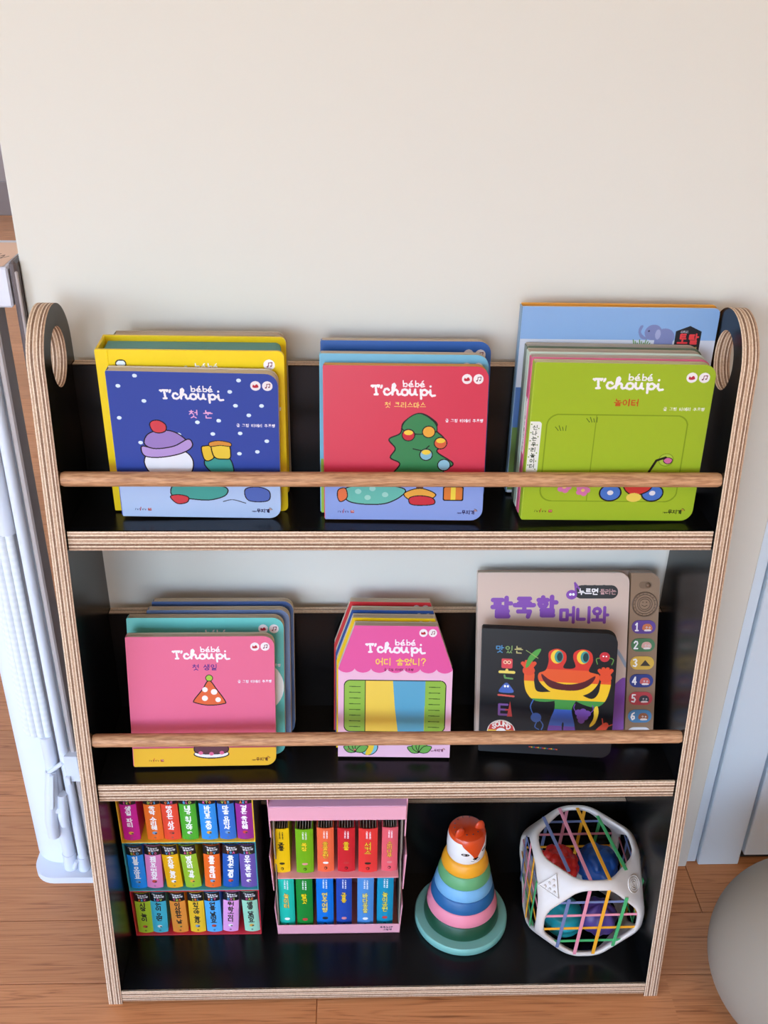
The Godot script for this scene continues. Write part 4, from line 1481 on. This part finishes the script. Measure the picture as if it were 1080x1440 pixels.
func mini_racks():
	# three slim cases stacked, seven mini books in each
	var zf := .1246
	var xl := -.3337
	var xr := -.1655
	var tiers := [[.0226, .1098, "red", c8(206, 44, 62), "lowest"], [.1100, .1986, "teal", c8(66, 158, 164), "middle"], [.1988, .2850, "yellow", c8(244, 196, 48), "top"]]
	var sets := [
		[[.078, .0755, "lime green", c8(170, 198, 46), "시장 놀이"], [.201, .189, "turquoise", c8(70, 182, 200), "눈이 오면"], [.350, .351, "light orange", c8(238, 152, 62), "이사하는 날"], [.495, .492, "yellow", c8(246, 200, 50), "친구야 놀자"], [.624, .6226, "sky blue", c8(84, 176, 238), "연을 날려요"], [.772, .750, "lilac pink", c8(228, 158, 216), "뭐 하고 있니"], [.918, .930, "mint green", c8(156, 214, 184), "쌩쌩 달려요"]],
		[[.072, .066, "bright blue", c8(24, 142, 230), "힘을 모아요"], [.210, .197, "pink", c8(226, 134, 190), "패션쇼 멋져요"], [.339, .350, "golden yellow", c8(246, 184, 20), "숫자랑 놀자"], [.479, .495, "lime green", c8(154, 196, 50), "병아리 가족"], [.654, .645, "orange", c8(240, 106, 34), "동물 음악대"], [.800, .783, "royal blue", c8(24, 88, 172), "즐거운 캠핑"], [.932, .926, "violet", c8(110, 84, 162), "모두 잠든 밤"]],
		[[.077, .077, "magenta", c8(206, 28, 142), "생일 파티"], [.252, .252, "orange", c8(244, 116, 40), "뚝딱 수리해"], [.378, .380, "red orange", c8(238, 78, 54), "맛있는 사과"], [.512, .512, "green", c8(76, 174, 48), "내가 최고야"], [.657, .657, "sky blue", c8(44, 146, 226), "바다로 풍덩"], [.792, .795, "blue", c8(48, 114, 200), "마술 요리사"], [.930, .930, "purple", c8(150, 40, 140), "결혼 축하해"]]]
	var ord := ["first", "second", "third", "fourth", "fifth", "sixth", "seventh"]
	for i in 3:
		var d: Array = tiers[i]
		var t := thing("book_case", "slim %s cardboard case of mini books, %s of three at the left" % [d[2], d[4]], "box", Vector3((xl + xr) * .5, d[0], zf), "stacked mini book cases")
		var w := xr - xl
		var h: float = d[1] - d[0]
		var dp := .078
		var tk := .0014
		var cm := mat(d[3], .4)
		var b := MB.new()
		b.box(Vector3(0, tk * .5, -dp * .5), Vector3(w, tk, dp), .0003)
		put("base", b, [cm], t)
		b = MB.new()
		b.box(Vector3(0, h - tk * .5, -dp * .5), Vector3(w, tk, dp), .0003)
		put("top", b, [cm], t)
		for s in [-1, 1]:
			b = MB.new()
			b.box(Vector3(s * (w * .5 - tk * .5), h * .5, -dp * .5), Vector3(tk, h - tk * 2, dp), .0003)
			put("side", b, [cm], t)
			b = MB.new()
			b.box(Vector3(s * (w * .5 + .0002), h * .5, -dp * .5 - .0008), Vector3(.0004, h - .0004, dp - .0016))
			put("outer_skin", b, [mat(c8(40, 36, 34), .5)], t)
		b = MB.new()
		b.box(Vector3(0, h * .5, -dp + tk * .5), Vector3(w - tk * 2, h - tk * 2, tk))
		put("back", b, [cm], t)
		for j in 7:
			var q: Array = sets[i][j]
			var bw := .0205
			var bh := .0775
			var x0: float = xl + q[1] * w
			var x1: float = xl + q[0] * w
			x0 = clampf(x0, xl + .0125, xr - .0125)
			x1 = clampf(x1, xl + .0125, xr - .0125)
			var roll := atan2(x0 - x1, bh * .75)
			var txt: Color = c8(248, 246, 244) if i > 0 else c8(48, 44, 40)
			var lift := absf(sin(roll)) * bw * .5
			mini_book(bw, bh, .052, spine_tex(q[3], q[4], txt, true, i * 7 + j), q[3], c8(226, 214, 196), Vector3(x0, d[0] + tk + .0002 + lift, zf - .0032), roll, "%s mini book with a black header, %s from the left in the %s case" % [q[2], ord[j], d[2]], "mini books in the %s case" % d[2])

func pink_case():
	var xl := -.1434
	var xr := .0214
	var zf := .1255
	var cx := (xl + xr) * .5
	var w := xr - xl
	var y0 := .0226
	var t := thing("book_box", "pink cardboard two-tier box of mini books, between the cases and stacking toy", "box", Vector3(cx, y0, zf))
	var pk := mat(c8(238, 168, 182), .42)
	var pin := mat(c8(222, 144, 150), .5)
	var card := mat(c8(140, 128, 114), .8, .2)
	var dp := .085
	var H := .239
	var b := MB.new()
	b.box(Vector3(0, .0008, -dp * .5), Vector3(w, .0016, dp), .0003)
	put("base", b, [pin], t)
	# lip with the printed mark
	b = MB.new()
	b.box(Vector3(0, .0088, -.0008), Vector3(w, .0176, .0016), .0004)
	var lip := put("front_lip", b, [pk], t)
	var c := Canvas.new(256, 128, c8(238, 168, 182), 200.0)
	c.hangul("똑똑누리", 30, 12, 30, 5, c8(50, 40, 50))
	c.hangul("그림책", 66, 52, 30, 5, c8(50, 40, 50))
	c.ell(165, 22, 10, 8, c8(50, 40, 50))
	b = MB.new()
	b.face([Vector3(w * .5 - .0305, .0035, .00012), Vector3(w * .5 - .0065, .0035, .00012), Vector3(w * .5 - .0065, .0155, .00012), Vector3(w * .5 - .0305, .0155, .00012)], Vector3(0, 0, -1), [Vector2(0, 1), Vector2(1, 1), Vector2(1, 0), Vector2(0, 0)])
	put("printed_mark", b, [mat(Color.WHITE, .42, .5, c.tex())], lip)
	b = MB.new()
	b.box(Vector3(0, H * .5, -dp), Vector3(w, H, .0016))
	put("back", b, [pin], t)
	b = MB.new()
	b.box(Vector3(-.0004, .1068, -dp * .5 - .0005), Vector3(w - .0068, .0016, dp - .003), .0003)
	put("middle_shelf", b, [mat(c8(238, 160, 166), .42)], t)
	# grey card walls, with pink sleeves outside
	for s in [-1.0, 1.0]:
		b = MB.new()
		var p := [Vector2(0, .012), Vector2(-.003, .030), Vector2(0, .085), Vector2(-.012, .128), Vector2(0, .158), Vector2(-.003, .19), Vector2(-.003, H - .002), Vector2(-dp, H - .002), Vector2(-dp, .0016), Vector2(0, .0016)]
		b.xf = Transform3D(Basis(Vector3(0, 0, 1), Vector3(0, 1, 0), Vector3(1, 0, 0)), Vector3(s * (w * .5 - .0012), 0, -.0018))
		b.extrude(p, -.0009, .0009, 0, 0, 0, [], false)
		put("side_wall", b, [card], t)
		for q in [[.0, .054, -.0008, .0022], [.0855, .150, .0022, .0052], [.183, .252, .0026, .0042]]:
			b = MB.new()
			var lo: float = q[0]
			var hi: float = q[1]
			var o0: float = s * (w * .5 + q[2])
			var o1: float = s * (w * .5 + q[3])
			b.bar(Vector3(o0, lo, -.04), Vector3(o1, hi, -.04), .0015, .078, Vector3(0, 0, 1), .0004)
			put("side_sleeve", b, [pk], t)
	# lid
	b = MB.new()
	b.box(Vector3(0, .228, .0022), Vector3(w + .006, .0225, .0018), .0005)
	put("lid_front", b, [pk], t)
	b = MB.new()
	b.bar(Vector3(0, .2395, .0025), Vector3(0, .2525, -.052), w + .006, .0018, Vector3(0, 1, 0), .0005)
	put("lid_top", b, [mat(c8(222, 158, 180), .45)], t)
	var up := [[-.1342, .0205, "yellow", c8(244, 198, 10), "곤충", c8(40, 36, 20)], [-.1045, .0225, "lime green", c8(116, 176, 22), "목장", c8(250, 220, 40)], [-.0776, .0215, "coral orange", c8(240, 104, 62), "동물농원", c8(250, 190, 50)], [-.0507, .0225, "dark red", c8(206, 34, 44), "동물", c8(250, 200, 40)], [-.0226, .0245, "scarlet", c8(230, 56, 52), "서커스", c8(250, 190, 50)], [.0056, .0205, "salmon pink", c8(228, 94, 104), "소리나무", c8(244, 176, 60)]]
	var low := [[-.1303, .0205, "aqua green", c8(34, 192, 168), "놀이터", c8(246, 200, 90)], [-.1064, .0215, "dark green", c8(28, 136, 52), "탈것", c8(246, 220, 30)], [-.0794, .0225, "bright blue", c8(14, 118, 214), "연주여행", c8(236, 210, 120)], [-.0539, .0205, "indigo blue", c8(36, 74, 168), "공룡", c8(244, 200, 60)], [-.0253, .0215, "pale blue", c8(78, 142, 206), "바다동물", c8(226, 214, 120)], [.0010, .0215, "blue teal", c8(20, 144, 180), "놀이공원", c8(226, 214, 90)]]
	var ord := ["first", "second", "third", "fourth", "fifth", "sixth"]
	var n := 0
	for r in [[up, y0 + .1077, "upper", .1145, .079], [low, y0 + .0017, "lower", .1195, .1025]]:
		for j in 6:
			var q: Array = r[0][j]
			mini_book(q[1], r[4], .056, spine_tex(q[3], q[4], q[5], false, n), q[3], c8(196, 184, 166), Vector3(q[0], r[1] + .0002, r[3] + [0, .0012, -.0005][j % 3]), 0.0, "%s mini book, %s from the left on the %s tier of the pink box" % [q[2], ord[j], r[2]], "mini books in the pink box")
			n += 1

# ================================================================ toys
func stacking_toy():
	var t := thing("stacking_toy", "wooden fox stacking tower with pastel rings on a round green base", "toy", Vector3(.1066, .0226, .1005))
	var seat := .0128
	var b := MB.new()
	b.lathe([Vector2(.0, 0), Vector2(.061, 0), Vector2(.0632, .002), Vector2(.0632, .0105), Vector2(.0618, .0126), Vector2(.045, seat), Vector2(0, seat)], 72)
	put("base", b, [mat(c8(128, 188, 176), .42)], t)
	var cols := [["dark green", c8(24, 74, 50)], ["pink", c8(238, 140, 160)], ["blue", c8(34, 98, 152)], ["pale blue", c8(118, 176, 216)], ["green", c8(100, 166, 110)], ["yellow", c8(240, 164, 34)]]
	var ys := [seat, .0345, .0540, .0732, .0915, .1105, .1295]
	var rs := [.0512, .0478, .0432, .0390, .0352, .0312, .0262]
	for i in 6:
		b = MB.new()
		var a: float = ys[i] + .00015
		var z: float = ys[i + 1] - .00015
		var r0: float = rs[i]
		var r1: float = rs[i] - .0042
		b.lathe([Vector2(.008, a), Vector2(r0 - .0022, a), Vector2(r0 - .0006, a + .0007), Vector2(r0, a + .0026), Vector2(lerpf(r0, r1, .5) + .0007, (a + z) * .5), Vector2(r1 + .0002, z - .0026), Vector2(r1 - .0012, z - .0006), Vector2(r1 - .003, z), Vector2(.008, z)], 64)
		put("ring", b, [mat(cols[i][1], .4)], t).set_meta("label", "%s wooden ring" % cols[i][0])
	# fox head: painted drum with two ears
	var hb := .1297
	var c := Canvas.new(768, 300, c8(214, 74, 26), 1000.0)
	# unrolled drum: u 0.5 faces back, u 0 (and 1) faces front; shifted so the nose sits at 540
	var wt := c8(238, 234, 228)
	c.rect(190, 52, 700, 400, wt)
	c.ell(190, 300, 50, 250, wt)
	c.ell(890, 300, 50, 250, wt)
	c.poly(Canvas.smooth(Canvas.pairs([400, -60, 680, -60, 665, 60, 610, 150, 570, 230, 552, 282, 528, 282, 510, 230, 470, 150, 415, 60])), c8(214, 74, 26))
	for s in [-1, 1]:
		var ex: float = 540.0 + s * 92
		c.ell(ex, 205, 34, 22, c8(44, 36, 34))
		c.ell(ex, 205, 24, 15, c8(190, 186, 180))
		c.ell(ex + 5, 205, 14, 13, c8(24, 20, 20))
		c.ell(ex - 4, 201, 5, 5, c8(240, 238, 236))
	c.blob([512, 278, 540, 268, 568, 278, 556, 298, 540, 304, 524, 298], c8(24, 20, 20))
	c.curve([500, 315, 520, 325, 540, 308, 560, 325, 582, 312], 6, c8(24, 20, 20))
	var fox := mat(Color.WHITE, .26, .5, c.tex())
	fox.uv1_offset = Vector3(.473, 0, 0)
	b = MB.new(2)
	b.cur = 0
	b.lathe([Vector2(.0236, hb), Vector2(.0250, hb + .003), Vector2(.0256, hb + .015), Vector2(.0252, hb + .030), Vector2(.0240, hb + .0375), Vector2(.0222, hb + .0405)], 56)
	b.cur = 1
	b.lathe([Vector2(.0222, hb + .0405), Vector2(.018, hb + .0432), Vector2(.010, hb + .0452), Vector2(0, hb + .0458)], 56)
	var or_ := mat(c8(206, 66, 24), .26)
	var head := put("head", b, [fox, or_], t)
	var face_dir := Vector3(sin(.42), 0, cos(.42))
	var side := Vector3(face_dir.z, 0, -face_dir.x)
	for s in [-1.0, 1.0]:
		b = MB.new()
		var o: Vector3 = face_dir * .006 + side * s * .0145 + Vector3(0, hb + .0415, 0)
		var f := func(d: Vector3) -> float:
			return 1.0 / sqrt(pow(d.dot(side) / .0075, 2) + pow(d.y / .0125, 2) + pow(d.dot(face_dir) / .0038, 2))
		b.ball(o, f, 24, 16)
		put("ear", b, [or_], head)
	b = MB.new()
	for q in [[-.008, .012], [0, .0145], [.008, .013], [-.016, -.006], [-.012, -.012], [-.005, -.0165], [.003, -.0175], [.011, -.014], [-.018, .001]]:
		var rr2 := Vector2(q[0], q[1]).length()
		var yy := hb + .0458 - rr2 * rr2 * 7.5
		b.ball(face_dir * q[1] + side * q[0] + Vector3(0, yy - .0002, 0), func(_d): return .0011, 10, 6)
	put("spots", b, [mat(c8(90, 26, 14), .4)], head)

const CUBE := .0715
func cube_field(p: Vector3) -> float:
	var a := p.abs()
	var r := .012
	var q := a - Vector3.ONE * (CUBE - r)
	var d := Vector3(maxf(q.x, 0), maxf(q.y, 0), maxf(q.z, 0)).length() + minf(maxf(q.x, maxf(q.y, q.z)), 0) - r
	var oc := (a.x + a.y + a.z) * .57735 - CUBE * 1.27
	# smooth maximum of cube and corner cut
	var k := .010
	var h := clampf(.5 + .5 * (d - oc) / k, 0, 1)
	d = lerpf(oc, d, h) + k * h * (1 - h)
	var sh := absf(d + .0035) - .0035
	var k2 := .005
	for ax in 3:
		var u: float = a[(ax + 1) % 3]
		var v: float = a[(ax + 2) % 3]
		var o1 := maxf(u, v) - .0595
		var o2 := (u + v) * .7071 - .0552
		var h3 := clampf(.5 + .5 * (o1 - o2) / .010, 0, 1)
		var o := lerpf(o2, o1, h3) + .010 * h3 * (1 - h3)
		o = -o
		var hh := clampf(.5 + .5 * (sh - o) / k2, 0, 1)
		sh = lerpf(o, sh, hh) + k2 * hh * (1 - hh)
	return sh

func sensory_cube():
	var at := Vector3(.2642, .0228 + CUBE, .1000)
	var t := thing("sensory_cube", "white plastic shape sorter cube laced with coloured elastic straps", "toy", at)
	t.rotation.y = deg_to_rad(.8)
	var b := MB.new()
	b.nets(cube_field, Vector3.ONE * -(CUBE + .006), Vector3.ONE * (CUBE + .006), .0026)
	put("frame", b, [mat(c8(220, 210, 200), .36)], t)
	var cols := [c8(112, 122, 160), c8(226, 144, 158), c8(240, 168, 44), c8(76, 172, 104)]
	var sm := []
	for c in cols:
		sm.append(mat(c, .65, .3))
	var r := CUBE - .0018
	var names := ["grey blue", "pink", "yellow", "green"]
	for f in [Vector3(0, 1, 0), Vector3(0, 0, 1), Vector3(-1, 0, 0), Vector3(1, 0, 0), Vector3(0, 0, -1)]:
		var u := Vector3(1, 0, 0) if absf(f.x) < .5 else Vector3(0, 0, 1)
		var v: Vector3 = f.cross(u)
		if v.y < -.5 or v.z > .5:
			v = -v
		for i in 4:
			var s := lerpf(-.037, .037, i / 3.0)
			var e := .0612 - maxf(absf(s) - .022, 0) * 1.0
			# straps down the face, one by one
			var skew := .010 * (1.0 if f.y > .5 else -.4)
			b = MB.new()
			b.bar(f * r + u * (s - skew) + v * e, f * r + u * (s + skew * .6) - v * e, .0045, .0011, f, .0003)
			put("strap", b, [sm[i]], t).set_meta("label", names[i] + " elastic strap")
			if f.y < .5:
				b = MB.new()
				b.bar(f * (r - .0022) - u * e - v * s, f * (r - .0022) + u * e - v * s, .0040, .0011, f, .0003)
				put("strap", b, [sm[i]], t).set_meta("label", names[i] + " elastic strap")
	# raised emblems on the two corners that face the room
	var em := mat(c8(224, 214, 204), .36)
	for s in [-1.0, 1.0]:
		var n := Vector3(s, 1, 1).normalized()
		var o := n * (CUBE * 1.27 + .0003)
		var ux := Vector3(0, 1, 0).cross(n).normalized()
		var uy := n.cross(ux)
		b = MB.new()
		b.xf = Transform3D(Basis(ux, uy, n), o)
		if s < 0:
			b.extrude([Vector2(-.0150, -.0090), Vector2(.0150, -.0090), Vector2(0, .0160)], -.001, .0012)
			b.tube([Vector3(-.0150, -.0090, .0014), Vector3(.0150, -.0090, .0014), Vector3(0, .0160, .0014), Vector3(-.0150, -.0090, .0014)], .0009, 6)
			for q in [[-.007, -.0055], [0, -.0055], [.007, -.0055], [-.0035, .001], [.0035, .001], [0, .007]]:
				b.ball(Vector3(q[0], q[1], .0012), func(_d): return .0020, 12, 8)
		else:
			for q in [.0025, .0052, .0080, .0108]:
				var ring := []
				for i in 25:
					ring.append(Vector3(cos(TAU * i / 24) * q, -.001 + sin(TAU * i / 24) * q, .0005))
				b.tube(ring, .0009, 6, false)
		put("corner_emblem", b, [em], t)
	b = MB.new()
	b.xf = Transform3D(Basis(Vector3.RIGHT, -PI * .25), Vector3(.004, CUBE - .0052, CUBE - .0052))
	b.tube([Vector3(0, 0, -.002), Vector3(0, 0, .0006)], .0022, 14)
	put("screw", b, [mat(c8(150, 146, 142), .4)], t)
	# soft balls inside
	var inside := Vector3(0, -CUBE + .008, 0)
	var cfg := [["red bumpy rubber ball inside the white cube", c8(204, 36, 30), Vector3(-.030, .0, -.006), .0285, 0], ["dark blue knobbly rubber ball inside the white cube", c8(22, 70, 138), Vector3(.026, .0, -.014), .0285, 1], ["turquoise rubber ball inside the white cube", c8(22, 148, 158), Vector3(-.024, .0, .030), .027, 2], ["purple rubber ball inside the white cube", c8(84, 62, 132), Vector3(.024, 0, .030), .026, 3]]
	var hgt := [.058, .045, .0, .0]
	for i in 4:
		var q: Array = cfg[i]
		var R: float = q[3]
		var p: Vector3 = at + inside + q[2] + Vector3(0, R + hgt[i], 0)
		if i < 2:
			p = at + q[2] + Vector3(0, [.020, .012][i], 0)
		var o := thing("sensory_ball", q[0], "ball", p, "rubber balls in the cube")
		b = MB.new()
		var kind: int = q[4]
		var dirs := []
		for k in 40:
			var yv := 1.0 - 2.0 * (k + .5) / 40
			var ph := k * 2.39996
			dirs.append(Vector3(cos(ph) * sqrt(1 - yv * yv), yv, sin(ph) * sqrt(1 - yv * yv)))
		var fn := func(d: Vector3) -> float:
			if kind == 0:
				var m := 0.0
				for e in dirs:
					m = maxf(m, d.dot(e))
				return R * (.88 + .12 * smoothstep(.96, .992, m))
			if kind == 1:
				return R * (.90 + .12 * smoothstep(-.3, .5, sin(d.x * 6.0) * sin(d.y * 6.0 + 1.2) + sin(d.z * 6.0) * .5))
			if kind == 2:
				return R * (.95 + .05 * smoothstep(.0, .6, sin(d.y * 14.0)))
			return R * (.94 + .06 * cos(atan2(d.z, d.x) * 7.0) * sqrt(maxf(0, 1 - d.y * d.y)))
		b.ball(Vector3.ZERO, fn, 64, 44)
		put("body", b, [mat(q[1], .38)], o)

# ================================================================ left edge: folding mesh gate; right edge: ball
func safety_gate():
	var t := thing("safety_gate", "white retractable mesh safety gate rolled up beside the wall end", "gate", Vector3(-.4500, 0, -.045))
	var o := t.position
	var wm := mat(c8(226, 232, 242), .42)
	# foot plate
	var b := MB.new()
	b.xf = Transform3D(Basis(Vector3.RIGHT, -PI * .5), Vector3.ZERO)
	b.extrude(rr2d(-.0565, .054, -.0565, .062, .032, .004), 0, .0115)
	put("foot_plate", b, [wm], t)
	# mesh wound on its spool
	var wv := mat(Color.WHITE, .8, .2, weave_tex())
	wv.uv1_scale = Vector3(26, 5, 1)
	b = MB.new()
	var pts := []
	for i in 2:
		pts.append(Vector3(-.0205, [.0118, .86][i], -.008))
	b.tube(pts, .0425, 40)
	put("mesh_roll", b, [mat(c8(228, 234, 242), .75, .2)], t)
	# hemmed end of the mesh with its ribs, round the end bar
	b = MB.new()
	for i in 7:
		var a := -2.2 + i * .45
		var c := Vector3(-.010, 0, .0285) + Vector3(sin(a) * .0205, 0, cos(a) * .0125)
		b.tube([c + Vector3(0, .262, 0), c + Vector3(0, .575, 0)], .0052, 12)
	put("mesh_hem", b, [wv], t)
	b = MB.new()
	b.tube([Vector3(-.003, .0118, .0405), Vector3(-.003, .262, .0405)], .0088, 20)
	put("end_bar", b, [wm], t)
	b = MB.new()
	b.tube([Vector3(-.003, .5752, .036), Vector3(-.003, .85, .036)], .0105, 20)
	put("end_bar", b, [wm], t)
	# latch handle on the end bar
	b = MB.new()
	b.tube([Vector3(-.003, .205, .047), Vector3(-.006, .17, .052), Vector3(-.013, .12, .0545), Vector3(-.014, .088, .053)], [.0075, .0095, .0088, .0082], 16)
	b.bar(Vector3(.0, .205, .056), Vector3(-.006, .150, .0635), .0065, .004, Vector3(0, 0, 1), .001)
	b.bar(Vector3(-.006, .205, .050), Vector3(.016, .222, .05), .005, .006, Vector3(0, 0, 1), .001)
	b.tube([Vector3(.007, .165, .05), Vector3(.004, .125, .053), Vector3(.004, .108, .052)], [.007, .0075, .006], 14)
	b.box(Vector3(-.0015, .139, .0545), Vector3(.017, .009, .009), .002)
	put("latch", b, [wm], t)
	# locking pole with its clamp and foot socket
	b = MB.new()
	b.tube([Vector3(.0170, .034, .0440), Vector3(.0178, .86, .0440)], .0063, 20)
	put("pole", b, [wm], t)
	b = MB.new()
	b.tube([Vector3(.0165, .0118, .0440), Vector3(.0165, .036, .0440)], [.0088, .0078], 20)
	b.tube([Vector3(-.003, .0118, .0408), Vector3(-.003, .040, .0408)], [.0105, .0098], 20)
	b.tube([Vector3(.004, .018, .05), Vector3(.010, .034, .052)], .003, 10)
	put("sockets", b, [wm], t)
	b = MB.new()
	b.box(Vector3(.0285, .2135, .0440), Vector3(.0200, .045, .022), .0015)
	b.box(Vector3(.0215, .196, .0565), Vector3(.007, .014, .005), .001)
	put("clamp", b, [wm], t)
	# rear channel of the post
	b = MB.new()
	b.box(Vector3(.0300, .43, .030), Vector3(.0075, .84, .030), .002)
	put("post_channel", b, [mat(c8(186, 176, 172), .5)], t)
	# head block
	b = MB.new()
	b.box(Vector3(-.004, .8755, -.0055), Vector3(.118, .042, .113), .002)
	var cap := put("head_block", b, [mat(c8(222, 224, 236), .4)], t)
	var c := Canvas.new(256, 200, c8(246, 206, 178), 256.0)
	for i in 5:
		c.curve([150 + i * 14, 90 + i * 10, 165 + i * 16, 70 + i * 11, 170 + i * 14, 96 + i * 10, 190 + i * 13, 78 + i * 10], 3, c8(120, 90, 76))
	b = MB.new()
	b.face([Vector3(-.058, .8968, .046), Vector3(.050, .8968, .046), Vector3(.050, .8968, -.05), Vector3(-.058, .8968, -.05)], Vector3(0, 0, 0), [Vector2(0, 1), Vector2(1, 1), Vector2(1, 0), Vector2(0, 0)])
	put("sticker", b, [mat(Color.WHITE, .6, .3, c.tex())], cap)
	# dark mounting strip on the end of the wall
	var ms := thing("mounting_strip", "dark taupe glossy strip on the wall end beside the gate", "mount", Vector3(-.3882, 0, -.0255))
	b = MB.new()
	b.box(Vector3(0, .452, 0), Vector3(.0082, .9045, .069), .003)
	put("plate", b, [mat(c8(98, 88, 88), .25, .5)], ms)
	b = MB.new()
	b.box(Vector3(.0026, .4485, .0335), Vector3(.0032, .890, .0030), .0008)
	put("bead", b, [mat(c8(176, 164, 160), .3)], ms)

func rr2d(x0: float, x1: float, z0: float, z1: float, rl: float, r: float) -> Array:
	# outline in (x, -z): the front left corner has radius rl
	var o := []
	for q in [[x1 - r, -z1 + r, r, -PI * .5], [x1 - r, -z0 - r, r, 0.0], [x0 + r, -z0 - r, r, PI * .5], [x0 + rl, -z1 + rl, rl, PI]]:
		for i in 9:
			o.append(Vector2(q[0], q[1]) + Vector2.from_angle(q[3] + PI * .5 * i / 8) * q[2])
	return o

func round_ball():
	var t := thing("ball", "large round grey beige ball on the floor beside the wardrobe", "ball", Vector3(.517, 0, .243))
	var b := MB.new()
	b.ball(Vector3(0, .1195, 0), func(d: Vector3) -> float: return .1197 * (1.0 - .012 * pow(maxf(-d.y, 0), 8.0)), 72, 48)
	var body := put("body", b, [mat(c8(154, 142, 126), .6, .3)], t)
	b = MB.new()
	b.tube([Vector3(0, .2386, 0), Vector3(0, .2398, 0)], .006, 16)
	put("valve", b, [mat(c8(186, 178, 166), .5)], body)
